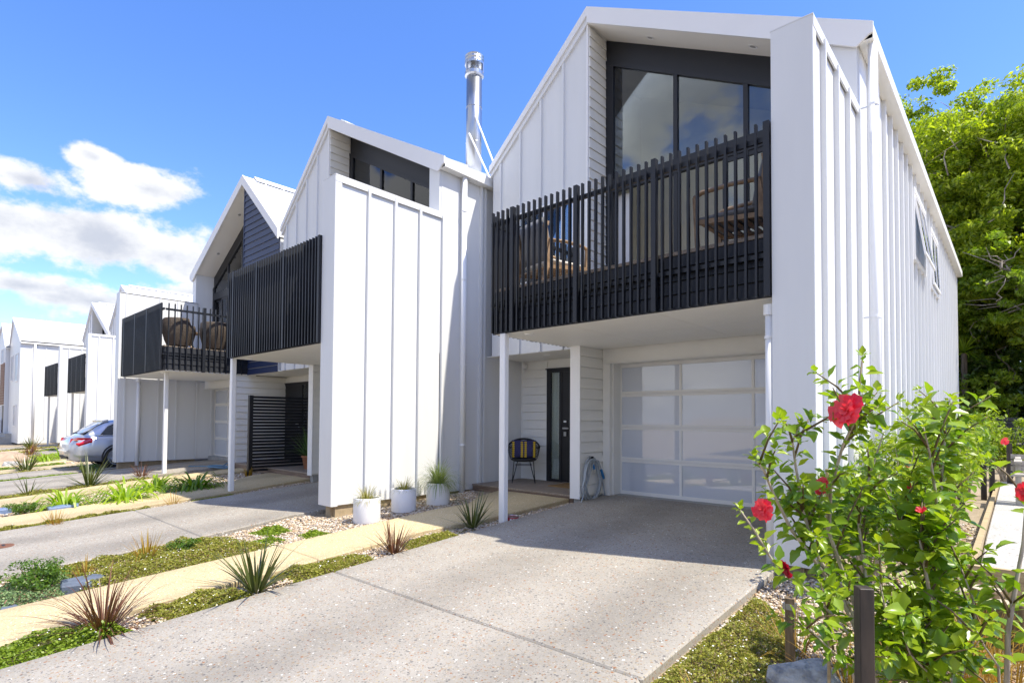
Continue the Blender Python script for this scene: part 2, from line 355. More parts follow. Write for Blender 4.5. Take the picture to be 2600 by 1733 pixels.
strip('driveway', -10.85, bR, -1.4, 2.68, M['drive']); strip('driveway', -10.85, bR, 2.69, 6.9, M['drive'])
strip('driveway', -19.45, [(-2, -15.6), (3.5, -15.75), (5, -16.0), (9, -16.0)], -1.4, 6.98, M['drive'])
strip('driveway', -22.1, -20.15, -1.4, 9, M['drive']); strip('driveway', -33.3, -30.5, -1.4, 8.2, M['drive']); strip('driveway', -40.2, -37, -1.4, 8.2, M['drive'])
PL_, PR_ = [(-2, -6.58), (5.4, -6.5), (6, -6.4), (6.5, -6.7), (8, -7.0)], [(-2, -5.57), (3.5, -5.57), (4.6, -5.6), (5.3, -5.36), (8, -5.28)]
strip('footpath', PL_, PR_, -1.4, 3.05, M['path']); strip('footpath', PL_, PR_, 3.056, 7.16, M['path'])
strip('footpath', [(-2, -12.2), (4, -12.35), (5.0, -12.8), (5.6, -13.4), (7, -13.45)], [(-2, -11.12), (4.4, -11.22), (6.2, -11.5)], -1.4, 6.26, M['path'])
strip('footpath', [(-2, -14.8), (2.2, -14.85), (3.2, -15.2), (7, -15.3)], [(-2, -13.7), (1.9, -13.8), (2.8, -14.05), (3.5, -14.5), (7, -14.4)], -1.4, 6.26, M['path'])
strip('footpath', -23.7, -22.45, -1.4, 8, M['path']); strip('footpath', -26.6, -25.2, -1.4, 8, M['path']); strip('footpath', -36.2, -34.2, -1.4, 8, M['path'])
strip('footpath', -.26, 1.6, 5.9, 15.2, M['whitepath'], dz=.0, thick=.1)

# ------------------------------------------------------------ townhouses
def rib_z(T, z): return z
class House:
    def __init__(s, x0, y0, mirror, label, ridge_group=None):
        s.x0, s.y0, s.sg = x0, y0, (-1 if mirror else 1)
        s.root = thing('townhouse', label, 'townhouse', (x0+s.sg*-3, y0+4, 0), 'white gabled townhouses in a row')
    def T(s, u, v, z): return (s.x0+s.sg*u, s.y0+v, z)
    def mb(s): return MB(s.T)
    def part(s, name, b, m, parent=None, bevel=0, smooth=False):
        return b.build(name, m, parent if parent is not None else s.root, recalc=True, smooth=smooth, bevel=bevel)
    def box(s, name, m, a, parent=None, bevel=0): return s.part(name, s.mb().box(*a), m, parent, bevel)
AP, EAVE, LEFT = -3.815, .17, -6.03
ZR, ZE, ZL = 7.95, 5.80, 5.965
def roof_z(u): return ZR-(u-AP)*(ZR-ZE)/(EAVE-AP) if u > AP else ZR-(AP-u)*(ZR-ZL)/(AP-LEFT)
RT_ = .25
def weatherboards(h, parent, face, c, a0, a1, z0, z1, m, n_out=1, step=.168, top=None, name='weatherboard', th=.026):
    """lapped boards. face 'v': on plane v=c facing -v ; face 'u': on plane u=c facing n_out*u; a0..a1 the run; top(a) the sloped upper limit"""
    z = z0; out = []
    while z < z1-.01:
        zt = min(z+step-.012, z1)
        lo, hi = a0, a1
        b = h.mb()
        def run(zz):
            if top is None: return a0, a1
            ks = [a0+(a1-a0)*k/60 for k in range(61)]; ok = [k for k in ks if top(k) >= zz]
            return (min(ok), max(ok)) if ok else None
        r0, r1 = run(z), run(zt)
        if r0 is None: break
        if r1 is None: r1 = (sum(r0)/2-.01, sum(r0)/2+.01)
        def P(a, d, zz): return (a, c-d, zz) if face == 'v' else (c+n_out*d, a, zz)
        b.hexa([P(r0[0], 0, z), P(r0[1], 0, z), P(r0[1], th, z), P(r0[0], th, z)], [P(r1[0], 0, zt), P(r1[1], 0, zt), P(r1[1], th*.35, zt), P(r1[0], th*.35, zt)])
        out.append(h.part(name, b, m, parent)); z += step
    return out
def ribs_panels_side(h, wall, u, v0, v1, z0, z1, ribs, out=1, m=None, skip=None, proud=.062):
    """standing seam cladding on a wall running in depth: panels between ribs"""
    m = m or M['white']; vs = [v0]+list(ribs)+[v1]
    for a, b_ in zip(vs, vs[1:]):
        if b_-a < .03: continue
        h.box('wall_panel', m, (u, u+out*.012, a+.012, b_-.012, z0, z1), wall)
    for r in ribs:
        h.box('wall_seam', m, (u, u+out*proud, r-.022, r+.022, z0, z1), wall)
def downpipe(name, p0, z0, z1, r, parent, m, brackets=(), wallx=None, cap=False):
    b = MB(); b.tube([(p0[0], p0[1], z0), (p0[0], p0[1], z1)], r, 16); o = b.build(name, m, parent, smooth=False)
    for k, p in enumerate(o.data.polygons): p.use_smooth = len(p.vertices) == 4
    for z in brackets:
        c = MB(); c.lathe((p0[0], p0[1], z), [(r+.007, -.014), (r+.007, .014)], 16)
        if wallx is not None: c.box(min(wallx, p0[0]), max(wallx, p0[0]), p0[1]-.008, p0[1]+.008, z-.008, z+.008)
        c.build('pipe_bracket', m, o, recalc=True)
    if cap: MB().lathe((p0[0], p0[1], z1-.09), [(r+.014, 0), (r+.014, .1)], 16).build('pipe_collar', m, o, recalc=True)
    return o
def balcony(h, ul, ur, v, posts, n_side, side_v1, full=True, side=True, back=2.0, board=True):
    """batten balcony: deck, soffit, fascia boards, rails, posts, single battens"""
    bal = h.box('balcony', M['black'], (ul+.06, ur, v+.09, back+.5, 2.40, 2.96))
    # soffit panels under it
    nu = 3
    for k in range(nu):
        a, b_ = ul+.05+(ur-ul-.05)*k/nu, ul+.05+(ur-ul-.05)*(k+1)/nu
        for (v0, v1) in ((v+.06, v+1.2), (v+1.206, back+.27)):
            h.box('soffit_panel', M['soffit'], (a+.003, b_-.003, v0, v1, 2.365, 2.395), bal)
    h.box('deck_edge', M['deck'], (ul+.04, ur, v+.07, v+.12, 2.955, 2.992), bal)
    nd = 13 if full else 3
    for k in range(nd):
        a = v+.125+(back+.5-v-.125)*k/nd
        h.box('deck_board', M['deck'], (ul+.06, ur, a, a+(back+.5-v-.125)/nd-.006, 2.962, 2.985), bal)
    if board:
        weatherboards(h, bal, 'v', v+.088, ul+.06, ur, 2.40, 2.95, M['blackboard'], step=.14)
        weatherboards(h, bal, 'u', ul+.058, v+.09, back, 2.40, 2.95, M['blackboard'], n_out=-1, step=.14)
    h.box('handrail', M['batten'], (ul, ur, v+.019, v+.055, 3.852, 3.902), bal)
    h.box('bottom_rail', M['batten'], (ul, ur, v+.019, v+.055, 2.745, 2.785), bal)
    h.box('edge_strip', M['batten'], (ul+.02, ur, v+.04, v+.09, 2.368, 2.40), bal)
    pm = bm_ = None
    x = ul+.0
    seq = []
    pitch = .0935
    allp = sorted(posts)
    segs = [ul]+allp
    for i, p in enumerate(allp):
        seq.append((p, True))
    edges = [ul-.03]+allp
    for a, b_ in zip(edges, edges[1:]):
        n = max(1, round((b_-a)/pitch)); 
        for k in range(1, n): seq.append((a+(b_-a)*k/n, False))
    if ur-allp[-1] > .15:
        n = round((ur-allp[-1])/pitch)
        for k in range(1, n): seq.append((allp[-1]+(ur-allp[-1])*k/n, False))
    mb_b = h.mb().box(-.0105, .0105, v-.026, v+.018, 2.375, 4.02); mb_p = h.mb().box(-.027, .027, v-.03, v+.035, 2.372, 4.02)
    base_b = base_p = None
    for c, isp in sorted(seq):
        src = base_p if isp else base_b
        if src is None:
            o = h.part('balcony_post' if isp else 'batten', mb_p if isp else mb_b, M['batten'], bal)
            if isp: base_p = o
            else: base_b = o
        else:
            o = src.copy(); col.objects.link(o); o.parent = bal
        o.location.x = h.sg*c + (h.x0-h.x0)
    if side:
        h.box('side_rail', M['batten'], (ul+.015, ul+.05, v+.08, side_v1, 3.852, 3.902), bal)
        h.box('side_bottom_rail', M['batten'], (ul+.015, ul+.05, v+.08, side_v1, 2.745, 2.785), bal)
        sb = None
        for k in range(1, n_side+1):
            vv = v+(side_v1-v)*k/(n_side+1); isp = (k == n_side//2)
            if isp: h.box('balcony_post', M['batten'], (ul-.03, ul+.06, vv-.034, vv+.034, 2.372, 4.02), bal); continue
            if sb is None:
                sb = h.box('batten', M['batten'], (ul-.03, ul+.014, -.0105, .0105, 2.375, 4.02), bal); sb.location.y = vv
            else:
                o = sb.copy(); col.objects.link(o); o.parent = bal; o.location.y = vv
    return bal
def garage_door(h, u0, u1, v, cols):
    g = h.box('garage_door', M['alu'], (u0, u1, v+.02, v+.05, 0.004, 2.13))
    rails = [(0, .06), (.525, .606), (1.055, 1.141), (1.596, 1.682), (2.075, 2.13)]
    for k, (a, b_) in enumerate(rails):
        if .1 < a < 2:
            mid = (a+b_)/2
            h.box('door_rail', M['alu'], (u0, u1, v, v+.019, a, mid-.002), g); h.box('door_rail', M['alu'], (u0, u1, v, v+.019, mid+.002, b_), g)
        else: h.box('door_rail', M['alu'], (u0, u1, v, v+.019, a+.004, b_), g)
    zs = [(rails[k][1], rails[k+1][0]) for k in range(4)]
    for c in cols[1:-1]:
        for (a, b_) in zs: h.box('door_mullion', M['alu'], (c-.02, c+.02, v, v+.019, a, b_), g)
    h.box('door_stile', M['alu'], (u0, u0+.02, v-.001, v+.018, .004, 2.13), g); h.box('door_stile', M['alu'], (u1-.02, u1, v-.001, v+.018, .004, 2.13), g)
    rnd = random.Random(3)
    for c0, c1 in zip(cols, cols[1:]):
        for (a, b_) in zs:
            e = .0; t = rnd.uniform(-.0015, .0015)
            x0_, x1_ = c0+.02+(0 if c0 != cols[0] else 0), c1-.02
            b = h.mb(); b.hexa([(x0_, v+.012+t, a), (x1_, v+.012-t, a), (x1_, v+.019, a), (x0_, v+.019, a)], [(x0_, v+.012-t, b_), (x1_, v+.012+t, b_), (x1_, v+.019, b_), (x0_, v+.019, b_)])
            h.part('door_pane', b, M['frost'], g)
    return g
def framed_window(h, name, face, c, a0, a1, z0, z1, nm, frame_m, fw=.05, out=.03, n_out=-1, parent=None):
    """window with frame, mullions and panes; face 'v' looks to -v at plane v=c; face 'u' looks to +u"""
    def B(x0, x1, d0, d1, za, zb): return (x0, x1, c-d1, c-d0, za, zb) if face == 'v' else (c+d0, c+d1, x0, x1, za, zb)
    f = h.mb()
    f.box(*B(a0, a1, -.02, out, z0, z0+fw)); f.box(*B(a0, a1, -.02, out, z1-fw, z1)); f.box(*B(a0, a0+fw, -.02, out-.002, z0+fw, z1-fw)); f.box(*B(a1-fw, a1, -.02, out-.002, z0+fw, z1-fw))
    xs = [a0+(a1-a0)*k/(nm+1) for k in range(1, nm+1)]
    for x in xs: f.box(*B(x-fw*.5, x+fw*.5, -.02, out-.004, z0+fw, z1-fw))
    w_ = h.part(name, f, frame_m, parent)
    e = [a0+fw]+[q for x in xs for q in (x-fw*.5, x+fw*.5)]+[a1-fw]
    for a, b_ in zip(e[::2], e[1::2]): h.box('pane', M['glass'], B(a, b_, .0, .008, z0+fw, z1-fw), w_)
    h.box('window_backing', M['inner'], B(a0, a1, -.06, -.05, z0, z1), w_)  # plaster-coloured sheet close behind the panes
    return w_
def townhouse(x0, y0, mirror, label, detail=2, pil=(-3.888, -3.711), navy=False, porch_left=None, bal=None, depth=16.0, side_ribs=None, wall_ribs=None, right_wall=True, eave_front_trim=True):
    h = House(x0, y0, mirror, label); V = 2.04
    box, part = h.box, h.part
    # --- roof: two slopes as one slab, seams, fascia
    r = h.mb().prism([(AP, ZR), (EAVE, ZE), (EAVE-.005, ZE-.16), (0.0, ZE-.16), (AP, ZR-RT_), (LEFT, ZL-RT_+.05), (LEFT, ZL)], 'y', 2.0, depth+.15)
    roof = part('roof', r, M['roof'])
    for k in range(int((depth-2.4)/.51)):
        vv = 2.55+k*.51
        for (a, b_) in ((AP+.12, EAVE-.02), (LEFT+.05, AP-.12)):
            q = h.mb(); za, zb = roof_z(a), roof_z(b_)
            q.hexa([(a, vv-.014, za), (b_, vv-.014, zb), (b_, vv+.014, zb), (a, vv+.014, za)], [(a, vv-.008, za+.045), (b_, vv-.008, zb+.045), (b_, vv+.008, zb+.045), (a, vv+.008, za+.045)])
            if detail > 0 or a > AP: part('roof_seam', q, M['roof'], roof)
    q = h.mb()
    q.prism([(AP-.16, roof_z(AP-.16)+.05), (AP-.16, roof_z(AP-.16)+.07), (AP, ZR+.075), (AP+.18, roof_z(AP+.18)+.07), (AP+.18, roof_z(AP+.18)+.05), (AP, ZR+.05)], 'y', 2.3, depth+.1); part('ridge_cap', q, M['roof'], roof)
    # fascia right (deep) ; left rake trim
    f = h.mb().prism([(AP, ZR+.012), (EAVE+.004, ZE+.012), (EAVE+.004, ZE-.115), (EAVE-.04, ZE-.125), (-.0, ZE-.215), (AP+.001, ZR-.255)], 'y', 1.965, 1.999); part('fascia', f, M['trim'])
    dl = .25 if navy else .115
    f = h.mb().prism([(AP, ZR+.012), (AP, ZR-dl-.02), (LEFT, ZL-dl), (LEFT, ZL+.012)], 'y', 1.965, 1.999); part('rake_trim', f, M['trim'])
    # gutters
    box('gutter', M['gutter'], (.013, EAVE, 2.0, depth+.12, ZE-.17, ZE-.02), bevel=.008)
    # --- walls
    wall = box('wall', M['white'], (-.06, -.002, 2.05, depth, -.08, ZE-.14))
    back = h.mb().prism([(LEFT+.02, -.08), (-.06, -.08), (-.06, roof_z(-.06)-.2), (AP, ZR-.28), (LEFT+.02, ZL-.25)], 'y', depth-.12, depth-.02); part('back_wall', back, M['white'])
    pw = box('party_wall', M['white'], (LEFT+.01, LEFT+.1, 2.13, depth, 2.405, ZL-.28))
    # upper front wall left of the recess (clad), its panels and seams
    fw_ = part('front_wall', h.mb().prism([(LEFT+.02, 2.40), (AP-.0, 2.40), (AP-.0, roof_z(AP)-.27), (LEFT+.02, ZL-.24)], 'y', V+.02, V+.10), M['white'])
    if navy:
        weatherboards(h, fw_, 'v', V+.018, LEFT+.05, AP-.035, 2.38, 7.9, M['navy'], top=lambda u: roof_z(u)-.2, step=.172)
        box('corner_trim', M['navy'], (AP-.035, AP, V-.01, V+.05, 2.38, ZR-.3), fw_)
    else:
        ribs = [-4.332, -4.821, -5.303, -5.786]
        us = [LEFT+.03]+ribs[::-1]+[AP-.035]
        for a, b_ in zip(us, us[1:]):
            g0, g1 = a+.012, b_-.012
            part('wall_panel', h.mb().prism([(g0, 2.39), (g1, 2.39), (g1, roof_z(g1)-.12), (g0, roof_z(g0)-.12)], 'y', V+.002, V+.02), M['white'], fw_)
        for u in ribs: box('wall_seam', M['white'], (u-.022, u+.022, V-.03, V+.02, 2.39, roof_z(u)-.13), fw_)
        part('corner_trim', h.mb().prism([(AP-.035, 2.39), (AP, 2.39), (AP, ZR-.25), (AP-.035, roof_z(AP-.035)-.2)], 'y', V-.025, V+.02), M['trim'], fw_)
        if detail > 1: framed_window(h, 'window', 'v', V-.0, -5.36, -4.06, 3.60, 4.92, 1 if detail > 1 else 1, M['trim'], fw=.05, out=.045)
    # recess: left side wall in weatherboards, pier on the right
    rw = box('recess_wall', M['board'], (AP+.0, AP+.0+.02-.018, 2.06, 2.56, 2.96, ZR-.3))
    if detail > 0: weatherboards(h, rw, 'u', AP+.002, 2.045, 2.53, 2.97, ZR-.25, M['board'], n_out=1)
    pier = part('front_pier', h.mb().prism([(-.277, 2.37), (0, 2.37), (0, roof_z(0)-.2), (-.277, roof_z(-.277)-.24)], 'y', 2.015, 2.55), M['white'])
    # glazing wall at v=2.54
    G = 2.545
    gz = part('glazing_frame', h.mb().prism([(AP+.022, roof_z(AP+.022)-.235), (-.28, roof_z(-.28)-.235), (-.28, roof_z(-.28)-.63), (AP+.022, roof_z(AP+.022)-.63)], 'y', G, G+.05), M['black'])
    part('head_frame', h.mb().prism([(AP+.022, roof_z(AP+.022)-.63), (-.28, roof_z(-.28)-.63), (-.28, roof_z(-.28)-.695), (AP+.022, roof_z(AP+.022)-.695)], 'y', G-.035, G+.04), M['black'], gz)
    gh = lambda u: roof_z(u)-.69
    mull = [(AP+.022, AP+.165), (-2.565, -2.50), (-1.497, -1.432), (-.40, -.28)]
    for a, b_ in mull: part('mullion', h.mb().prism([(a, 2.99), (b_, 2.99), (b_, gh(b_)), (a, gh(a))], 'y', G-.03, G+.04), M['black'], gz)
    box('transom', M['black'], (AP+.165, -.40, G-.035, G+.045, 5.02, 5.24), gz)
    for (a, b_) in zip(mull, mull[1:]):
        part('pane', h.mb().prism([(a[1], 5.24), (b_[0], 5.24), (b_[0], gh(b_[0])), (a[1], gh(a[1]))], 'y', G+.0, G+.008), M['glass'], gz)
    # sliding door leaves at the lower right, opening at the left
    for (a, b_, d) in ((-1.80, -.98, .0), (-1.05, -.30, .05)):
        lf = h.mb(); 
        lf.box(a, a+.07, G+d-.02, G+d+.02, 2.99, 5.02); lf.box(b_-.07, b_, G+d-.02, G+d+.02, 2.99, 5.02); lf.box(a+.07, b_-.07, G+d-.02, G+d+.02, 2.99, 3.09); lf.box(a+.07, b_-.07, G+d-.02, G+d+.02, 4.95, 5.02)
        l_ = part('sliding_door', lf, M['black']); box('pane', M['glass'], (a+.07, b_-.07, G+d-.004, G+d+.004, 3.09, 4.95), l_)
    if detail > 1:
        box('curtain', M['curtain'], (AP+.17, AP+.40, G+.12, G+.2, 2.99, 5.0))
    # room behind, its back wall pulled close to the glazing to brighten the interior
    rm = box('room_floor', M['deck'], (AP-2.1, -.06, G+.06, 6.4, 2.90, 2.95)); part('room_bounce_wall', h.mb().prism([(AP-2.1, 2.95), (-.06, 2.95), (-.06, roof_z(-.06)-.3), (AP, ZR-.32), (AP-2.1, roof_z(AP-2.1)-.32)], 'y', 4.1, 4.2), M['inner'])
    box('room_side_wall', M['inner'], (-.09, -.065, G+.06, 4.1, 2.95, 5.5)); box('room_partition', M['inner'], (AP-.3, AP-.2, G+.9, 4.1, 2.95, 7.4))
    part('room_ceiling', h.mb().prism([(AP-.2, roof_z(AP)-.45), (-.1, roof_z(-.1)-.30), (-.1, roof_z(-.1)-.33), (AP-.2, roof_z(AP)-.50)], 'y', G+.06, 6.3), M['ceil'])
    # downlights on the raking soffit
    for uu in (-2.845, -1.284):
        zz = roof_z(uu)-.256; sl_ = -(ZR-ZE)/(EAVE-AP)
        d = MB(); ring = []
        for rr, dz in ((.062, 0), (.062, -.008), (.045, -.008), (.04, -.002)):
            ring.append(d.pts([h.T(uu+rr*math.cos(2*math.pi*j/16), 2.30+rr*math.sin(2*math.pi*j/16), zz+dz+sl_*rr*math.cos(2*math.pi*j/16)) for j in range(16)]))
        for a, b_ in zip(ring, ring[1:]): d.f += [(a+j, a+(j+1)%16, b_+(j+1)%16, b_+j) for j in range(16)]
        o = d.build('downlight', M['trim'], h.root)
        q = MB(); q.pts([h.T(uu+.04*math.cos(2*math.pi*j/16), 2.30+.04*math.sin(2*math.pi*j/16), zz-.002+sl_*.04*math.cos(2*math.pi*j/16)) for j in range(16)]); q.f.append(tuple(range(16))); q.build('lens', M['lens'], o)
    # soffit lining of the raking recess
    part('recess_soffit', h.mb().prism([(AP+.0, ZR-.256), (-.0, roof_z(0)-.256), (-.0, roof_z(0)-.25), (AP+.0, ZR-.25)], 'y', 2.0, G), M['soffit'])
    # --- fin wall at the front
    FIN = .33
    fin = box('fin_wall', M['white'], (-FIN, -.014, 0, 2.05, -.087, 4.84)); ZF = 4.867
    capq = h.mb(); capq.box(-FIN-.012, .03, -.012, 2.08, ZF-.005, ZF+.006); capq.box(.012, .03, .0, 2.08, ZF-.10, ZF-.005)
    part('fin_cap', capq, M['white'], fin)
    box('fin_front_trim', M['white'], (-FIN-.006, .024, -.01, -.001, -.09, ZF-.006), fin); box('fin_corner_trim', M['white'], (-.013, .026, 0, .10, -.092, ZF-.006), fin)
    fr = wall_ribs or [.37, .89, 1.40, 1.94]
    ribs_panels_side(h, fin, -.014, .10, 2.058, -.08, ZF-.05, fr, 1)
    # inner face of the fin (seen under and beside the balcony)
    iv = [.16, 1.02, 1.51, 2.02, 2.52]
    ribs_panels_side(h, fin, -FIN, .03, 2.05, -.08, ZF-.03, iv[:-2], -1, proud=.035)
    if right_wall:
        ribs_panels_side(h, wall, -.004, 2.05, depth, -.08, ZE-.15, side_ribs if side_ribs is not None else list(np.arange(2.56, depth-.1, .515)), 1)
        box('corner_trim', M['white'], (-.002, .05, depth-.05, depth+.02, -.08, ZE-.15), wall)
        box('plinth', M['plinth'], (-.10, -.04, .10, depth, -.6, -.075))
    box('fin_plinth', M['plinth'], (-FIN+.09, -.10, .06, 2.1, -.6, -.088))
    # --- ground floor: garage alcove, pilaster, porch
    PL0, PL1 = pil
    alc = box('alcove_wall', M['white'], (-FIN-.005, -FIN+.1, 2.05, 2.66, -.08, 2.365))
    ribs_panels_side(h, alc, -FIN-.006, 2.06, 2.6, -.06, 2.33, [2.09, 2.52], -1, proud=.03)
    gw = box('garage_header', M['board'], (PL1, -FIN-.01, 2.31, 2.40, 2.14, 2.38)); box('garage_jamb', M['board'], (PL1, -3.578, 2.31, 2.66, 0, 2.14))
    box('header_flashing', M['alu'], (-3.66, -FIN-.01, 2.285, 2.311, 2.128, 2.142), gw); box('jamb_lining', M['board'], (-3.578, -3.56, 2.40, 2.66, 0, 2.14)); box('header_lining', M['alu'], (-3.56, -FIN-.01, 2.40, 2.66, 2.13, 2.16))
    garage_door(h, -3.56, -.335, 2.62, [-3.56, -2.503, -1.418, -.36]); box('garage_sill', M['concrete_grey'], (-3.6, -FIN, 2.45, 3.2, -.12, .003))
    box('garage_back', M['inner'], (-3.56, -.335, 2.68, 2.70, 0, 2.13))
    pil = box('pilaster', M['board'], (PL0, PL1-.02, 1.68, 3.2, -.0, 2.37)); box('pilaster_trim', M['trim'], (PL0-.006, PL1+.004, 1.665, 1.679, -.012, 2.372), pil)
    weatherboards(h, pil, 'u', PL1-.02, 1.682, 2.31, .03, 2.36, M['board'], n_out=1); weatherboards(h, pil, 'u', PL0, 1.69, 3.13, .03, 2.36, M['board'], n_out=-1)
    box('pilaster_foot', M['concrete_grey'], (PL0+.03, PL1-.03, 1.72, 3.2, -.25, -.001))
    dw = box('door_wall', M['board'], (LEFT-.2, PL0, 3.15, 3.25, 0, 2.40))
    DL, DR = -5.525, max(-4.12, PL0+.0) if PL0 < -4.1 else -4.12
    weatherboards(h, dw, 'v', 3.148, LEFT-.14, DL-.01, .03, 2.36, M['board']); weatherboards(h, dw, 'v', 3.148, DR+.01, PL0, .03, 2.36, M['board']); weatherboards(h, dw, 'v', 3.148, DL, DR, 2.215, 2.36, M['board'])
    fd = h.mb(); fd.box(DL, DL+.10, 3.10, 3.149, .03, 2.19); fd.box(DR-.06, DR, 3.10, 3.149, .03, 2.19); fd.box(DL-.02, DR+.02, 3.08, 3.149, 2.19, 2.212); fd.box(DL+.10, DR-.06, 3.101, 3.149, 2.13, 2.19); fd.box(DL+.10, DL+.31, 3.101, 3.149, .03, .075); fd.box(DL+.31, DL+.37, 3.10, 3.149, .03, 2.13)
    door = part('front_door', fd, M['black'])
    box('sidelight', M['glass'], (DL+.10, DL+.31, 3.12, 3.128, .075, 2.13), door); box('door_leaf', M['black'], (DL+.37, DR-.06, 3.112, 3.145, .035, 2.13), door); box('hall', M['inner'], (DL+.1, DL+.31, 3.14, 3.146, .07, 2.13), door)
    hu = -5.07
    box('lock_plate', M['black'], (hu-.045, hu+.045, 3.098, 3.112, .90, 1.22), door); box('keypad', M['trim'], (hu-.03, hu+.03, 3.09, 3.098, 1.165, 1.20), door); box('door_handle', M['steel'], (hu-.03, hu+.10, 3.05, 3.075, 1.04, 1.07), door); box('lock', M['steel'], (hu-.028, hu+.028, 3.09, 3.098, .905, .985), door)
    ps = box('porch_soffit', M['soffit'], (LEFT-.12, PL0, V+.03, 3.15, 2.386, 2.40))
    lt = MB(); lt.lathe(h.T(-4.998, 2.45, 2.372), [(.05, 0), (.06, .014)], 16); lt.build('downlight', M['trim'], h.root, recalc=True)
    lt = MB(); lt.lathe(h.T(-3.53, .25, 2.343), [(.055, 0), (.07, .022)], 16); lt.build('soffit_light', M['trim'], h.root, recalc=True)
    se = h.mb(); se.box(LEFT-.08, LEFT-.0, 3.02, 3.1, 2.24, 2.33); se.box(LEFT-.07, LEFT-.02, 3.0, 3.05, 2.18, 2.25); part('security_sensor', se, M['trim'], bevel=.01)
    ds = box('porch_deck', M['deckdark'], (LEFT-.15, PL0, 1.75, 1.78, -.125, .0)); box('deck_frame', M['deckdark'], (LEFT-.15, PL0-.001, 1.78, 3.14, -.3, -.03), ds)
    nb = 11
    for k in range(nb):
        a = 1.735+(3.14-1.735)*k/nb; box('deck_board', M['deck'], (LEFT-.15, PL0, a, a+(3.14-1.735)/nb-.006, .0, .026), ds)
    return h
# house A (right), B (middle), C (mirrored, navy), D and E beyond the gap
hA = townhouse(-1.345, 5.42, False, 'white gabled townhouse at the right with glass garage door and tall recessed balcony', wall_ribs=[.37, .89, 1.40, 1.94])
balA = balcony(hA, -4.02, -.335, -.01, [-3.605, -2.572, -1.54, -.375], 19, 2.0)
hB = townhouse(-7.58, 4.335, False, 'white gabled townhouse in the middle with metal flue and three planters at its side wall', wall_ribs=[.575, 1.075, 1.585, 2.09], side_ribs=[2.55, 3.02, 3.12])
balB = balcony(hB, -3.88, -.335, -.025, [-3.60, -2.57, -1.53, -.375], 19, 2.0)
hC = townhouse(-19.79, 4.34, True, 'townhouse with dark navy boards in its gable and two wicker chairs on its balcony', navy=True, right_wall=False, pil=(-4.20, -4.02))
balC = balcony(hC, -4.29, -.69, -.02, [-3.10, -2.05, -1.0], 14, 2.0)
hD = townhouse(-30.1, 5.6, False, 'white townhouse behind the parked silver car with roof ridge above the fin wall', detail=0)
balcony(hD, -3.9, -.335, -.02, [-3.0, -2.0, -1.0], 12, 2.0, full=False, board=False)
hE = townhouse(-36.6, 5.65, False, 'white townhouse second beyond the silver car with grey recess under its gable', detail=0)
balcony(hE, -3.9, -.335, -.02, [-3.0, -2.0, -1.0], 12, 2.0, full=False, board=False)
def post(h, X, Y, z0, w=.10, d=.085):
    MB().box(X, X+w, Y, Y+d, z0, 2.366).build('balcony_support', M['trim'], h.root, recalc=True, bevel=.008)
post(hA, -5.20, 5.43, -.2); post(hB, -11.44, 4.36, -.27); post(hC, -16.17, 4.57, -.3); post(hD, -33.9, 5.7, -.4); post(hE, -40.3, 5.75, -.4)
# down pipes
downpipe('downpipe', (-1.20, 7.53), -.15, 5.64, .05, hA.root, M['pipe'], (.95, 2.42, 4.9), -1.33)
downpipe('downpipe', (-1.735, 5.52), -.15, 2.30, .045, hA.root, M['pipe'], (2.0,), -1.66, True)
downpipe('downpipe', (-7.49, 6.87), -.17, 5.64, .05, hB.root, M['pipe'], (.75, 2.2, 3.75, 5.0), -7.57)
downpipe('downpipe', (-19.39, 4.83), -.2, 2.36, .05, hC.root, M['pipe'], (.9,), -19.44, True)
# house B: wall trims near the junction with house A, flue
for (a, b_) in ((3.10, 3.16), (3.20, 3.24)): pass
fl = MB()
fl.tube([(-8.45, 8.0, 6.2), (-8.45, 8.0, 8.52)], .165, 24)
flue = fl.build('chimney_flue', M['steel'], hB.root, recalc=True)
for p in flue.data.polygons: p.use_smooth = len(p.vertices) == 4
for z in (7.0, 7.75): MB().lathe((-8.45, 8, z), [(.168, -.006), (.171, 0), (.168, .006)], 24).build('flue_joint', M['steel'], flue, recalc=True)
cw = MB(); cw.lathe((-8.45, 8, 8.40), [(.17, 0), (.20, .03), (.20, .10), (.16, .15), (.10, .17), (.10, .26)], 24); cw.build('flue_collar', M['steel'], flue, recalc=True)
cw = MB(); cw.lathe((-8.45, 8, 8.66), [(.20, 0), (.205, .04), (.195, .08), (.205, .11), (.195, .15), (.205, .18), (.17, .215)], 24); cw.build('flue_cowl', M['steel'], flue, recalc=True)
for k in range(3):
    a = k*2.1+.4; MB().box(-8.45+.19*math.cos(a)-.02, -8.45+.19*math.cos(a)+.02, 8+.19*math.sin(a)-.02, 8+.19*math.sin(a)+.02, 8.48, 8.7).build('cowl_strut', M['steel'], flue, recalc=True)
MB().tube([(-8.30, 7.9, 7.5), (-7.62, 8.0, 5.9)], .018, 8).build('flue_brace', M['pipe'], flue, recalc=True)
MB().tube([(-8.42, 7.84, 7.15), (-7.7, 7.75, 5.95)], .018, 8).build('flue_brace', M['pipe'], flue, recalc=True)
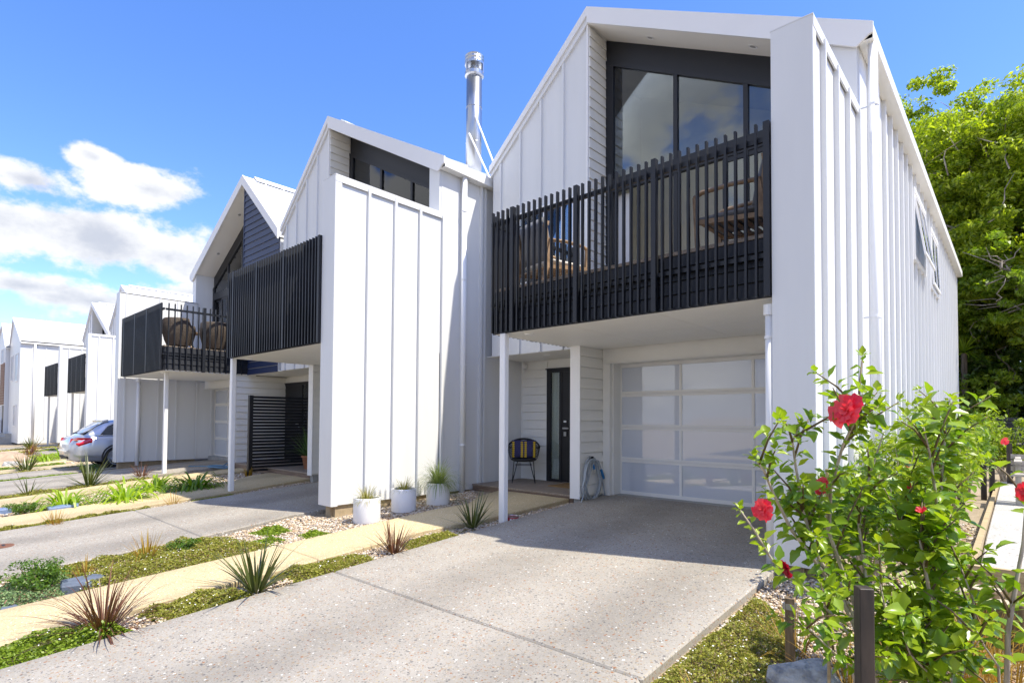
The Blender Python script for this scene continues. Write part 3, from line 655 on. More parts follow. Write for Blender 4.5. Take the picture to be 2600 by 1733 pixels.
# side windows of house A (awnings, ajar)
for (v0, v1, z0, z1, tilt) in ((11.82-5.42, 13.3-5.42, 4.12, 5.24, .16), (14.36-5.42, 15.66-5.42, 4.08, 5.2, .05)):
    fr = hA.mb(); fr.box(-.0, .07, v0-.06, v1+.06, z1, z1+.08); fr.box(0, .07, v0-.06, v1+.06, z0-.08, z0); fr.box(0, .068, v0-.06, v0, z0, z1); fr.box(0, .068, v1, v1+.06, z0, z1)
    wn_ = hA.part('window', fr, M['trim'])
    sash = hA.mb(); t = tilt
    def sb(va, vb, za, zb, o0=.03, o1=.06):
        f_ = lambda z: t*(z1-z)/(z1-z0)
        sash.hexa([(o0+f_(za), va, za), (o1+f_(za), va, za), (o1+f_(za), vb, za), (o0+f_(za), vb, za)], [(o0+f_(zb), va, zb), (o1+f_(zb), va, zb), (o1+f_(zb), vb, zb), (o0+f_(zb), vb, zb)])
    sb(v0, v1, z0, z0+.06); sb(v0, v1, z1-.06, z1); sb(v0, v0+.06, z0+.06, z1-.06); sb(v1-.06, v1, z0+.06, z1-.06); sb((v0+v1)/2-.03, (v0+v1)/2+.03, z0+.06, z1-.06)
    hA.part('sash', sash, M['trim'], wn_)
    for (va, vb) in ((v0+.06, (v0+v1)/2-.03), ((v0+v1)/2+.03, v1-.06)):
        sash = hA.mb(); sb(va, vb, z0+.06, z1-.06, .042, .048); hA.part('pane', sash, M['glass'], wn_)
    hA.box('window_backing', M['black'], (.002, .006, v0, v1, z0, z1), wn_)  # black sheet behind the glass paints the darkness of the unlit room
# ------------------------------------------------------------ simple gabled houses at the far left end of the row, and one across the street
def gable_house(label, x0, x1, y0, y1, zr, ze, seams=True, brown=False, name='gabled_house', base=-.35, xm=None):
    xm = xm or (x0+x1)/2; h = thing(name, label, 'house', (xm, (y0+y1)/2, 0), 'gabled houses at the far end of the row')
    P = lambda n, b, m, p=None: b.build(n, m, p or h, recalc=True)
    wl = P('wall', MB().prism([(x0, base), (x1, base), (x1, ze), (xm, zr-.12), (x0, ze)], 'y', y0, y1), M['white'])
    rf = MB(); 
    rf.prism([(xm, zr+.06), (x1+.15, ze+.0), (x1+.15, ze-.12), (xm, zr-.10), (x0-.15, ze-.12), (x0-.15, ze)], 'y', y0-.06, y1+.06); roof = P('roof', rf, M['roof'])
    if seams:
        for k in range(int((y1-y0)/.6)):
            vv = y0+.4+k*.6
            for e in (x1+.12, x0-.12): P('roof_seam', MB().hexa([(xm, vv-.015, zr+.06), (e, vv-.015, ze), (e, vv+.015, ze), (xm, vv+.015, zr+.06)], [(xm, vv-.01, zr+.10), (e, vv-.01, ze+.04), (e, vv+.01, ze+.04), (xm, vv+.01, zr+.10)]), M['roof'], roof)
        for k in range(int((y1-y0)/.62)):
            vv = y0+.55+k*.62; P('wall_seam', MB().box(x1, x1+.04, vv-.02, vv+.02, base+.3, ze-.14), M['white'], wl)
    P('gutter', MB().box(x1+.002, x1+.15, y0, y1, ze-.2, ze-.06), M['gutter'])
    def win(xa, xb, za, zb):
        f = MB(); f.box(xa, xb, y0-.04, y0-.001, zb, zb+.06); f.box(xa, xb, y0-.04, y0-.001, za-.06, za); f.box(xa-.06, xa, y0-.04, y0-.001, za-.06, zb+.06); f.box(xb, xb+.06, y0-.04, y0-.001, za-.06, zb+.06); f.box((xa+xb)/2-.02, (xa+xb)/2+.02, y0-.038, y0-.001, za, zb)
        w_ = P('window', f, M['trim']); P('pane', MB().box(xa, xb, y0-.02, y0-.012, za, zb), M['glass'], w_); P('window_backing', MB().box(xa, xb, y0-.006, y0-.001, za, zb), M['black'], w_)  # black sheet behind the pane stands in for an unlit interior
    win(x1-1.7, x1-.75, (4.75 if brown else 3.4), (5.6 if brown else 5.0)); win(x1-1.9, x1-1.05, .7, 1.9); win(x0+.9, x0+1.6, 3.5, 5.0)
    if brown:
        for k in range(16): P('cladding_board', MB().box(xm-.1, x1-.15, y0-.03, y0-.002, 2.0+k*.17, 2.0+k*.17+.155), M['brown'], wl)
        P('entry_shade_panel', MB().box(x1-.8, x1-.15, y0-.02, y0-.002, base+.2, 1.95), M['black'], wl)  # flat black panel paints the entry's shade, the wall has no opening
    return h
M['brown'] = wood_mat('red_brown_cladding', (.16, .075, .04), (.27, .13, .07), (3, 40, 40))
hF = gable_house('white gabled house with long seamed roof at the far left of the row', -48.25, -43.9, 4.95, 14, 7.42, 5.78, xm=-47.1)
downpipe('downpipe', (-43.8, 5.6), -.5, 5.6, .06, hF, M['pipe'])
gable_house('far left house with red-brown boards and dark entry beyond the white gabled house', -53.6, -48.45, 4.75, 14, 7.4, 5.8, brown=True, xm=-50.4)
gable_house('farthest narrow white gable at the left edge of the photo', -59.6, -53.9, 4.6, 14, 7.4, 5.8, brown=True, xm=-55.5)
hX = gable_house('white house across the street, mirrored in the garage door glass', -9.5, -3.5, -20, -12.0, 6.2, 4.2, base=-.8)
for k, (xa, za) in enumerate(((-8.4, .9), (-6.2, .9), (-4.9, .9))):
    f = MB().box(xa, xa+.9, -11.96, -11.93, za-.05, za+1.35); w_ = f.build('window', M['trim'], hX, recalc=True); MB().box(xa+.06, xa+.84, -11.93, -11.92, za, za+1.3).build('pane', M['glass'], w_, recalc=True)
for k in range(10): MB().box(-9.4+k*.6, -9.36+k*.6, -11.99, -11.95, -.6, 4.1).build('wall_seam', M['white'], hX, recalc=True)
hY = gable_house('lower white house across the street, mirrored in the garage door glass', -2.8, 4.0, -22, -14.0, 5.2, 3.4, base=-.8)
for k in range(11): MB().box(-2.7+k*.6, -2.66+k*.6, -13.99, -13.95, -.6, 3.3).build('wall_seam', M['white'], hY, recalc=True)
for xa in (-1.8, .2, 2.2):
    w_ = MB().box(xa, xa+.9, -13.96, -13.93, .7, 2.1).build('window', M['trim'], hY, recalc=True); MB().box(xa+.06, xa+.84, -13.93, -13.92, .76, 2.04).build('pane', M['glass'], w_, recalc=True)
# steps in front of the far houses
st = thing('front_steps', 'grey front steps at the far left below the red-brown house', 'steps', (-49.5, 4.0, 0))
for k in range(4): MB().box(-51.8, -46.6, 3.6+k*.35, 3.95+k*.35, -.6, -.35+k*.18).build('step', M['concrete_grey'], st, recalc=True)
# ------------------------------------------------------------ trees and hedges behind
def leaf_cloud(rng, centres, radii, n_per, size, flat=.55, up=.35):
    """leaf quads (two folded triangles each) in clumps: returns V, F"""
    N = sum(n_per); V = np.empty((N*4, 3), np.float32); F = np.empty((N, 4), np.int32); k = 0
    for c, r, n in zip(centres, radii, n_per):
        d = rng.normal(size=(n, 3)); d /= np.linalg.norm(d, axis=1)[:, None]
        rr = r*rng.uniform(.25, 1.0, n)**.6
        p = np.asarray(c)+d*rr[:, None]*np.array([1, 1, flat])
        nrm = d*.6+rng.normal(size=(n, 3))*.55+np.array([0, 0, up]); nrm /= np.linalg.norm(nrm, axis=1)[:, None]
        t = np.cross(nrm, rng.normal(size=(n, 3))); t /= np.linalg.norm(t, axis=1)[:, None]; b = np.cross(nrm, t)
        s = (size*rng.uniform(.6, 1.3, n))[:, None]
        i = k*4
        V[i:i+n*4:4] = p-t*s; V[i+1:i+n*4:4] = p-b*s*.42+nrm*s*.12; V[i+2:i+n*4:4] = p+t*s; V[i+3:i+n*4:4] = p+b*s*.42+nrm*s*.12
        F[k:k+n] = np.arange(i, i+n*4).reshape(n, 4); k += n
    return V, F
M['leaf_bright'] = leaf_mat('yellow_green_tree_leaf', (.12, .19, .015), (.46, .52, .04), .42, .5)  # yellow-green leaf tones, varied at random per leaf
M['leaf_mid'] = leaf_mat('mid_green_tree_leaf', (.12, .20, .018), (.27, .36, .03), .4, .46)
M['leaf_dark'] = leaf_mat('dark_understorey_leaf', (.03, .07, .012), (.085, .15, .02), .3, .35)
M['bark'] = wood_mat('pale_grey_bark', (.16, .135, .11), (.34, .30, .26), (9, 9, 3), .9)
M['barkdark'] = wood_mat('dark_bark', (.05, .04, .03), (.12, .10, .08), (9, 9, 3), .9)
def tree(name, label, x, y, h, trunk_h, crown_c, crown_r, n_limbs, n_leaf, leaf, size, bark, seed, group=None, twigs=60, lean=(0, 0)):
    rnd = random.Random(seed); rng = np.random.default_rng(seed)
    z0 = zg(x, y)-.15; t = thing(name, label, 'tree', (x, y, z0), group)
    tb = MB(); top = Vector((x+lean[0], y+lean[1], z0+trunk_h)); r0 = .035*h
    tb.tube([(x, y, z0), (x+lean[0]*.3+.05, y+lean[1]*.3, z0+trunk_h*.5), top], [r0, r0*.8, r0*.65], 9)
    tips = []; cc = Vector(crown_c); cr = Vector(crown_r); twig = []
    for k in range(n_limbs):
        a = 2*math.pi*(k+rnd.random()*.6)/n_limbs; e = rnd.uniform(-.35, 1.0)
        q = cc+Vector((math.cos(a)*cr.x*math.cos(e), math.sin(a)*cr.y*math.cos(e), cr.z*math.sin(e)))*rnd.uniform(.6, .9)
        m1 = top.lerp(q, .35)+Vector((rnd.uniform(-.4, .4), rnd.uniform(-.4, .4), rnd.uniform(0, .8))); m2 = top.lerp(q, .7)+Vector((rnd.uniform(-.5, .5), rnd.uniform(-.5, .5), rnd.uniform(-.2, .6)))
        tb.tube([top, m1, m2, q], [r0*.42, r0*.28, r0*.17, r0*.05], 6); tips.append((m1, m2, q))
    for k in range(twigs):
        m1, m2, q = rnd.choice(tips); p = m1.lerp(m2, rnd.random()) if rnd.random() < .5 else m2.lerp(q, rnd.random())
        d = (p-cc); d = Vector((d.x/cr.x, d.y/cr.y, d.z/cr.z)); d.normalize()
        d = d+Vector((rnd.uniform(-.7, .7), rnd.uniform(-.7, .7), rnd.uniform(-.4, .7)))
        L = rnd.uniform(.25, .5)*min(cr); e = p+d*L
        tb.tube([p, p.lerp(e, .5)+Vector((rnd.uniform(-.15, .15),)*3), e], [r0*.11, r0*.07, r0*.02], 5); twig.append(e)
    for k in range(twigs//7):                                   # bare outer branchlets lying over the crown
        a = rnd.uniform(-2.9, .3); e = rnd.uniform(-.9, .35); q = []
        for j in range(5):
            q.append(cc+Vector((cr.x*math.cos(a)*math.cos(e), cr.y*math.sin(a)*math.cos(e), cr.z*math.sin(e)))*rnd.uniform(.93, 1.02)); a += rnd.uniform(-.10, .16); e += rnd.uniform(.02, .14)
        tb.tube(q, [.026, .022, .018, .014, .008], 5)
    tb.build('trunk', bark, t, smooth=True)
    cs, rs, ns = [], [], []
    nc = 900 if n_leaf > 30000 else 300
    for k in range(nc):
        if k % 2 and twig: c = twig[k % len(twig)]+Vector((rnd.gauss(0, .25), rnd.gauss(0, .25), rnd.gauss(0, .2)))*min(cr)*.5
        else:
            d = Vector((rnd.gauss(0, 1), rnd.gauss(0, 1), rnd.gauss(0, 1))).normalized()*rnd.uniform(.45, 1.02); c = cc+Vector((d.x*cr.x, d.y*cr.y, d.z*cr.z))
        cs.append(tuple(c)); rs.append(rnd.uniform(.08, .19)*min(cr)); ns.append(int(n_leaf/nc*rnd.uniform(.6, 1.4)))
    V, F = leaf_cloud(rng, cs, rs, ns, size)
    raw_mesh('crown', V, F, leaf, t, t.location)
    return t
TG = 'trees on the bank behind the houses'
tree('broadleaf_tree', 'tall bright yellow-green tree filling the sky edge right of the roof, its pale branches showing', .7, 27.5, 14, 5.5, (.2, 27.5, 8.2), (5.0, 4.0, 4.9), 12, 240000, M['leaf_bright'], .088, M['bark'], 5, TG, 260)
tree('broadleaf_tree', 'yellow-green tree crown just beyond the far end of the white side wall', -3.0, 28.5, 14, 6, (-3.0, 28.6, 10.2), (3.7, 3.4, 5.3), 9, 170000, M['leaf_bright'], .088, M['bark'], 8, TG, 160)
tree('broadleaf_tree', 'leaning tree at the right edge with bare pale limbs over dark shade', 2.6, 24.0, 9, 2.6, (1.7, 23.8, 5.4), (2.9, 2.2, 1.7), 9, 12000, M['leaf_mid'], .10, M['bark'], 12, TG, 110, lean=(-.9, -.2))
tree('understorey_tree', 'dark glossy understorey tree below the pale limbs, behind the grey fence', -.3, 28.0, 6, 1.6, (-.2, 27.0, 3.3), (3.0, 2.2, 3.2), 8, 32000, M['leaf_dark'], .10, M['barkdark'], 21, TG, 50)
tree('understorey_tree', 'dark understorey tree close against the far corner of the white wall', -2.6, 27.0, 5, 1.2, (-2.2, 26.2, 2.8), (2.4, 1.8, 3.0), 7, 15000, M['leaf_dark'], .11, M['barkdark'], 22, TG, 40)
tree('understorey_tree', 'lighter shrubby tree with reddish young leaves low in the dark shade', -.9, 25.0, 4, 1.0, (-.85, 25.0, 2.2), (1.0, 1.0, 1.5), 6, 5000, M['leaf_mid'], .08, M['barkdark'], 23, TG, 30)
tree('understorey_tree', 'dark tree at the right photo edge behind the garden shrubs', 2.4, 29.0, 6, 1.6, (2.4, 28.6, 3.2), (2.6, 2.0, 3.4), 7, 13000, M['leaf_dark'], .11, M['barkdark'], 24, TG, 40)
tree('broadleaf_tree', 'wide green tree crown further back on the bank', 5.2, 31.0, 12, 4, (5.0, 31.0, 8.5), (4.4, 3.4, 5.6), 9, 60000, M['leaf_bright'], .12, M['bark'], 25, TG, 50)
tree('broadleaf_tree', 'mid-green tree filling the gap under the bright crowns, left of the bare limbs', -1.4, 26.8, 8, 3, (-1.3, 26.4, 6.2), (3.4, 1.8, 3.0), 9, 110000, M['leaf_mid'], .08, M['bark'], 27, TG, 90)
tree('understorey_tree', 'dark tree filling the gap low behind the right edge of the bank', .9, 30.0, 7, 2, (.8, 30.0, 4.6), (3.4, 1.8, 3.6), 8, 40000, M['leaf_dark'], .10, M['barkdark'], 28, TG, 40)
# cabbage palm in the shade
pt = thing('cabbage_palm', 'spiky cabbage palm head in the shade beside the far wall corner', 'palm', (-1.35, 24.6, -.1)); rnd = random.Random(4)
MB().tube([(-1.35, 24.6, -.1), (-1.33, 24.6, 3.6)], [.11, .08], 8).build('trunk', M['barkdark'], pt)
b = MB()
for k in range(70):
    a = rnd.uniform(0, 6.28); e = rnd.uniform(-.5, 1.3); b.blade((-1.33, 24.6, 3.65), (math.cos(a)*math.cos(e), math.sin(a)*math.cos(e), math.sin(e)), rnd.uniform(.5, .8), .022, .7, 4)
b.build('crown', M['leaf_mid'], pt)
# far hills / planting behind everything so the horizon is wooded
hb = MB(); rnd = random.Random(9)
def ridge(y, x0, x1, h0, n, seed):
    rng = random.Random(seed); b = MB(); prev = None
    for k in range(n+1):
        x = x0+(x1-x0)*k/n; hh = h0*(.7+.5*mnoise.noise(Vector((x*.02, seed, 0)))+.2*mnoise.noise(Vector((x*.09, seed, 3))))
        i = b.pts([(x, y-12, -1), (x, y-4, hh*.65), (x, y, hh), (x, y+25, hh*.8)])
        if prev is not None: b.f += [(prev+j, i+j, i+j+1, prev+j+1) for j in range(3)]
        prev = i
    return b
M['hill'] = mat('wooded_hill', (.05, .085, .03), .9, noise=.5, nscale=.6, bump=1, bscale=2)
ridge(75, -330, 200, 6.5, 80, 3).build('hill', M['hill'])['kind'] = 'structure'
# dark paling fence beyond the end of the house
fe = thing('paling_fence', 'dark grey slatted fence behind the shrubs past the end of the white wall', 'fence', (-.9, 23.6, 0)); M['fence'] = wood_mat('charcoal_fence', (.03, .033, .037), (.065, .07, .075), (3, 3, 40), .8)
for x in (-1.5, -1.0, .8, 2.6): MB().box(x-.05, x+.05, 23.6, 23.7, -.2, 1.62).build('fence_post', M['fence'], fe, recalc=True)
for k in range(13): MB().box(-2.9, -1.0, 23.57, 23.597, .1+k*.118, .1+k*.118+.10).build('slat', M['fence'], fe, recalc=True)
for k in range(11): MB().box(-.95, 4.5, 23.57, 23.597, .1+k*.118, .1+k*.118+.10).build('slat', M['fence'], fe, recalc=True)

# ------------------------------------------------------------ hibiscus
def leaf_mesh(name, L, W, fold, droop, seed, mat_, petiole=.25):
    """ovate toothed leaf, folded along the midrib and drooping to the tip; base at the origin, tip along +x"""
    rnd = random.Random(seed); n = 6; me = bpy.data.meshes.new(name); v = []; f = []
    prof = [.10, .62, .98, .92, .68, .36, .0]
    for k in range(n+1):
        t = k/n; x = petiole*L+t*L*(1-.12*droop*t); z = -droop*L*.38*t*t
        wv = W*prof[k]*(1+.05*rnd.uniform(-1, 1)); zz = fold*wv
        tooth = .05*L*(1 if k % 2 else -.2)
        v += [(x, 0, z), (x+tooth, wv, z+zz+.02*W*rnd.uniform(-1, 1)), (x+tooth, -wv, z+zz+.02*W*rnd.uniform(-1, 1)), (x, wv*.52, z+zz*.35), (x, -wv*.52, z+zz*.35)]
    for k in range(n):
        a, b_ = k*5, k*5+5
        f += [(a, b_, b_+3, a+3), (a+3, b_+3, b_+1, a+1), (a, a+4, b_+4, b_), (a+4, a+2, b_+2, b_+4)]
    i = len(v); r = .012*L
    v += [(0, r, 0), (0, -r, 0), (petiole*L, r, 0), (petiole*L, -r, 0)]; f.append((i, i+1, i+3, i+2))
    me.from_pydata(v, [], f); me.materials.append(mat_); me.polygons.foreach_set('use_smooth', [True]*len(f)); return me
M['hib'] = leaf_mat('hibiscus_leaf', (.10, .205, .016), (.27, .38, .026), .30, .34, .5, (1.7, 1.75, .35))
M['hibnew'] = leaf_mat('hibiscus_young_leaf', (.22, .34, .022), (.33, .42, .03), .34, .45, .5, (1.4, 1.4, .4))
M['stem'] = wood_mat('hibiscus_stem', (.30, .245, .185), (.52, .45, .36), (30, 30, 8), .8)
M['twig'] = mat('green_brown_twig', (.13, .09, .04), .6)
M['petal'] = leaf_mat('hibiscus_petal', (.80, .035, .075), (.88, .12, .13), .45, .35, .3, (1.3, .6, .8))
M['petaldark'] = leaf_mat('wilted_petal', (.33, .004, .03), (.42, .01, .04), .5, .3, .3, (1.2, .5, .8))
LEAVES = [leaf_mesh('leaf', 1.0, w_, fo, dr, k, M['hib']) for k, (w_, fo, dr) in enumerate([(.36, .30, .5), (.33, .45, .9), (.38, .18, .3), (.35, .35, 1.2), (.30, .5, .6)])]
LEAVES_NEW = [leaf_mesh('leaf', 1.0, w_, fo, dr, 9+k, M['hibnew']) for k, (w_, fo, dr) in enumerate([(.33, .35, .4), (.30, .5, .8), (.35, .22, .2)])]
def frame_from(d, upv):
    x = Vector(d).normalized(); z = Vector(upv)-x*Vector(upv).dot(x)
    if z.length < 1e-4: z = x.orthogonal()
    z.normalize(); y = z.cross(x); return Matrix((x, y, z)).transposed()
def put_leaf(parent, me, p, d, L, up=(0, 0, 1), roll=0):
    o = bpy.data.objects.new('leaf', me); col.objects.link(o); o.parent = parent
    m3 = frame_from(d, up) @ Matrix.Rotation(roll, 3, 'X'); m4 = m3.to_4x4() @ Matrix.Scale(L, 4); m4.translation = Vector(p)-parent.location; o.matrix_basis = m4
    return o
def leaf_stuff(parent, items, name='foliage'):
    """many small leaves joined into one part; items: (mesh, p, d, L, up, roll)"""
    by = {}
    for it in items: by.setdefault(it[0].materials[0].name, []).append(it)
    for mn, lst in by.items():
        Vs, Fs, off = [], [], 0
        for (me, p, d, L, up, roll) in lst:
            v = np.empty(len(me.vertices)*3, np.float32); me.vertices.foreach_get('co', v); v = v.reshape(-1, 3)
            f = np.array([list(q.vertices) for q in me.polygons], np.int32) if me.name not in FC else FC[me.name]
            FC[me.name] = f
            m3 = np.array(frame_from(d, up) @ Matrix.Rotation(roll, 3, 'X'))*L
            Vs.append(v@m3.T+np.array(p, np.float32)); Fs.append(f+off); off += len(v)
        o = raw_mesh(name, np.concatenate(Vs), np.concatenate(Fs), bpy.data.materials[mn], parent, parent.location, smooth=True); o['kind'] = 'stuff'
FC = {}
def flower(parent, c, facing, R_, mt, n=9, seed=1, closed=False, double=True):
    """ruffled hibiscus bloom: petals as sub-parts round a centre column"""
    rnd = random.Random(seed); m3 = frame_from(facing, (0, 0, 1)); root = None
    layers = [(n, 1.0, .35), (n-2, .72, .75), (5, .5, 1.15)] if double else [(5, 1.0, .35)]
    if closed: layers = [(5, 1.0, 1.45), (4, .8, 1.5)]
    for li, (nn, sc_, tilt) in enumerate(layers):
        for k in range(nn):
            a = 2*math.pi*(k+.5*(li % 2)+rnd.uniform(-.15, .15))/nn; tl = tilt+rnd.uniform(-.15, .2); b = MB(); S = 5; grid = []
            L = R_*sc_*rnd.uniform(.85, 1.12); W = L*(.55 if not closed else .3)
            for i in range(S+1):
                t = i/S; row = []
                for j in range(5):
                    s_ = (j-2)/2; wv = W*(.18+.95*t-.28*t*t*t)*s_
                    r_ = L*t*math.cos(tl*(1-.35*t)); hh = L*t*math.sin(tl*(1-.35*t)) + .10*L*t*math.sin(s_*5+k*1.7+t*3)*(1 if i > 2 else .3) - .13*L*t*t
                    r_ += (-.10*L*abs(s_)*t if i == S else 0)+.05*L*rnd.uniform(-1, 1)*(i == S)
                    q = Vector((hh, 0, 0))+Vector((0, math.cos(a), math.sin(a)))*r_+Vector((0, -math.sin(a), math.cos(a)))*wv
                    row.append(Vector(c)+m3@q)
                grid.append(b.pts(row))
            for g0, g1 in zip(grid, grid[1:]): b.f += [(g0+j, g0+j+1, g1+j+1, g1+j) for j in range(4)]
            if root is None: root = b.build('flower', mt, parent, smooth=True)
            else: b.build('petal', mt, root, smooth=True)
    if not closed:
        b = MB(); d = m3@Vector((1, 0, 0)); b.tube([Vector(c), Vector(c)+d*R_*.55], [R_*.05, R_*.03], 6); b.build('stamen', M['petal'], root)
    return root
def hibiscus(label, base, stems, n_obj, seed, leafL=(.05, .10), shoots=3, flowers=(), dens=66):
    """stems: polylines from the base; leaves along upper parts, side shoots; the largest leaves are single parts, the rest one part"""
    rnd = random.Random(seed); t = thing('hibiscus_bush', label, 'bush', base, 'hibiscus bushes by the driveway'); sb = MB(); tw = MB(); items = []
    def leaves_on(pts, a0, spacing, Lr, new_tip=True):
        seglen = [(Vector(q)-Vector(p)).length for p, q in zip(pts, pts[1:])]; tot = sum(seglen); s = a0*tot; k = 0
        while s < tot:
            acc = 0
            for (p, q, l) in zip(pts, pts[1:], seglen):
                if s <= acc+l: break
                acc += l
            p, q = Vector(p), Vector(q); pos = p.lerp(q, (s-acc)/max(l, 1e-6)); ax = (q-p).normalized()
            a = k*2.4+rnd.uniform(-.5, .5); o = ax.orthogonal().normalized(); o2 = ax.cross(o); side = o*math.cos(a)+o2*math.sin(a)
            d = side+ax*rnd.uniform(.1, .7)+Vector((0, 0, rnd.uniform(-.35, .3))); fr = s/tot
            L = rnd.uniform(*Lr)*(1.0 if fr < .8 else 1.0-.55*(fr-.8)/.2)
            young = fr > .82 and rnd.random() < .8 or rnd.random() < .2
            items.append((rnd.choice(LEAVES_NEW if young else LEAVES), pos, d, L, (rnd.uniform(-.5, .6), rnd.uniform(-.6, .3), 1), rnd.uniform(-.5, .5)))
            s += spacing*rnd.uniform(.6, 1.4); k += 1
        if new_tip:
            ax = (Vector(pts[-1])-Vector(pts[-2])).normalized()
            for k in range(5):
                a = k*1.3; o = ax.orthogonal().normalized(); d = ax*1.0+(o*math.cos(a)+ax.cross(o)*math.sin(a))*.8
                items.append((rnd.choice(LEAVES_NEW), Vector(pts[-1]), d, rnd.uniform(.025, .05), (0, 0, 1), 0))
    for (pts, r0, a0, nsh) in stems:
        pts = [Vector(p) for p in pts]; n = len(pts); sb.tube(pts, [r0*(1-.72*k/(n-1)) for k in range(n)], 7)
        leaves_on(pts, a0, 1/dens, leafL)
        for k in range(int(nsh*1.5)):
            f = rnd.uniform(max(.15, a0*.6), .95); i = min(n-2, int(f*(n-1))); p = pts[i].lerp(pts[i+1], f*(n-1)-i); ax = (pts[i+1]-pts[i]).normalized()
            a = rnd.uniform(0, 6.28); o = ax.orthogonal().normalized(); d = (o*math.cos(a)+ax.cross(o)*math.sin(a))+ax*rnd.uniform(.5, 1.1)+Vector((0, 0, .25)); d.normalize(); L = rnd.uniform(.12, .30)
            e = p+d*L+Vector((0, 0, rnd.uniform(-.03, .06))); q = [p, p.lerp(e, .5)+Vector((0, 0, .02)), e]; tw.tube(q, [.006, .0045, .0025], 5); leaves_on(q, .15, 1/dens*1.0, (leafL[0]*.9, leafL[1]*.95))
    sb.build('stem', M['stem'], t, smooth=True)['kind'] = 'stuff'
    if tw.v: tw.build('shoot', M['twig'], t, smooth=True)['kind'] = 'stuff'
    pa = A_(2195, 1560, 2.2); vd = FW
    items = [it for it in items if not ((it[1]-C0).dot(vd) < 2.42 and (Vector((it[1].x-pa.x, it[1].y-pa.y))).length < .17)]   # pruned back round the stake
    items.sort(key=lambda it: -it[3])
    for it in items[:n_obj]: put_leaf(t, *it[:4], up=it[4], roll=it[5])
    if len(items) > n_obj: leaf_stuff(t, items[n_obj:])
    for (c, fa, R_, mt, cl, sd) in flowers: flower(t, c, fa, R_, mt, seed=sd, closed=cl)
    return t, len(items)
A_ = at_depth
def path(*p): return [tuple(A_(u, v, d)) for (u, v, d) in p]
b1 = A_(2215, 1745, 2.62); base1 = (b1.x, b1.y, zg(b1.x, b1.y)-.07)
b2 = A_(2400, 1745, 2.75); base2 = (b2.x, b2.y, zg(b2.x, b2.y)-.07)
b3 = A_(2545, 1760, 2.45); base3 = (b3.x, b3.y, zg(b3.x, b3.y)-.07)
hib1, n1 = hibiscus('hibiscus bush left of the black post with the large red bloom held highest', base1, [
    ([base1]+path((2185,1620,2.64),(2130,1505,2.62),(2060,1410,2.6),(2010,1345,2.56),(1965,1255,2.5),(1940,1195,2.46),(1915,1160,2.44)), .013, .5, 3),
    ([base1]+path((2190,1650,2.64),(2100,1545,2.55),(2005,1460,2.46),(1960,1420,2.42),(1915,1345,2.38),(1880,1295,2.36)), .010, .45, 1),
    ([base1]+path((2200,1640,2.64),(2140,1500,2.62),(2080,1420,2.6),(2040,1300,2.58),(2020,1180,2.55),(2012,1120,2.52),(2030,1080,2.5)), .012, .42, 8),
    ([base1]+path((2205,1630,2.66),(2150,1480,2.68),(2105,1350,2.66),(2110,1240,2.6),(2140,1130,2.52),(2175,1060,2.44),(2190,1000,2.4)), .012, .45, 8),
    ([base1]+path((2225,1620,2.66),(2200,1480,2.74),(2180,1330,2.76),(2210,1200,2.72),(2245,1095,2.66)), .011, .40, 8),
    ([base1]+path((2160,1690,2.6),(2100,1640,2.52),(2060,1600,2.46),(2040,1590,2.42)), .007, .45, 3)],
    300, 11, (.04, .09), flowers=[
    (A_(2150,1042,2.34), (-.45, -.85, .3), .076, M['petal'], False, 3), (A_(1938,1293,2.36), (-.3, -.9, .15), .05, M['petal'], False, 5), (A_(1996,1442,2.42), (-.6, -.7, -.3), .038, M['petaldark'], False, 6), (A_(2088,1232,2.62), (-.4, -.8, .2), .045, M['petal'], False, 8)])
hib2, n2 = hibiscus('hibiscus bush right of the black post with a closed red bud and several grey stems', base2, [
    ([base2]+path((2395,1680,2.75),(2370,1560,2.7),(2345,1420,2.62),(2335,1370,2.6)), .015, .45, 9),
    ([base2]+path((2370,1660,2.78),(2345,1530,2.8),(2310,1400,2.82),(2290,1330,2.84),(2300,1240,2.86)), .012, .35, 9),
    ([base2]+path((2395,1650,2.8),(2385,1520,2.84),(2385,1370,2.82),(2375,1250,2.74),(2360,1150,2.66),(2345,1085,2.62)), .013, .38, 9),
    ([base2]+path((2430,1660,2.9),(2440,1530,3.0),(2420,1380,3.1),(2390,1230,3.2),(2400,1110,3.2),(2412,1010,3.2)), .011, .35, 8),
    ([base2]+path((2340,1690,2.7),(2290,1620,2.62),(2250,1560,2.55),(2235,1480,2.5)), .010, .3, 9),
    ([base2]+path((2450,1680,2.7),(2480,1600,2.66),(2470,1520,2.62),(2440,1440,2.6)), .010, .3, 7),
    ([base2]+path((2350,1700,2.6),(2310,1660,2.52),(2290,1600,2.45)), .008, .2, 6)],
    300, 12, (.05, .115), flowers=[
    (A_(2342,1303,2.6), (-.2, -.5, .8), .042, M['petal'], True, 7), (A_(2305,1178,2.8), (.6, -.3, .2), .018, M['petal'], False, 9), (A_(2307,1232,2.8), (.6, -.3, -.1), .018, M['petal'], False, 10)])
hib3, n3 = hibiscus('young hibiscus at the right photo edge with sparse leaves and one pale stem', base3, [
    ([base3]+path((2560,1600,2.45),(2580,1480,2.45),(2598,1380,2.44),(2606,1270,2.42),(2612,1160,2.4)), .012, .35, 4),
    ([base3]+path((2535,1690,2.45),(2500,1640,2.44),(2480,1600,2.42)), .007, .35, 2)],
    60, 13, (.06, .10), flowers=[(A_(2606,1246,2.38), (-.7, -.6, .2), .045, M['petal'], False, 11)], dens=16)
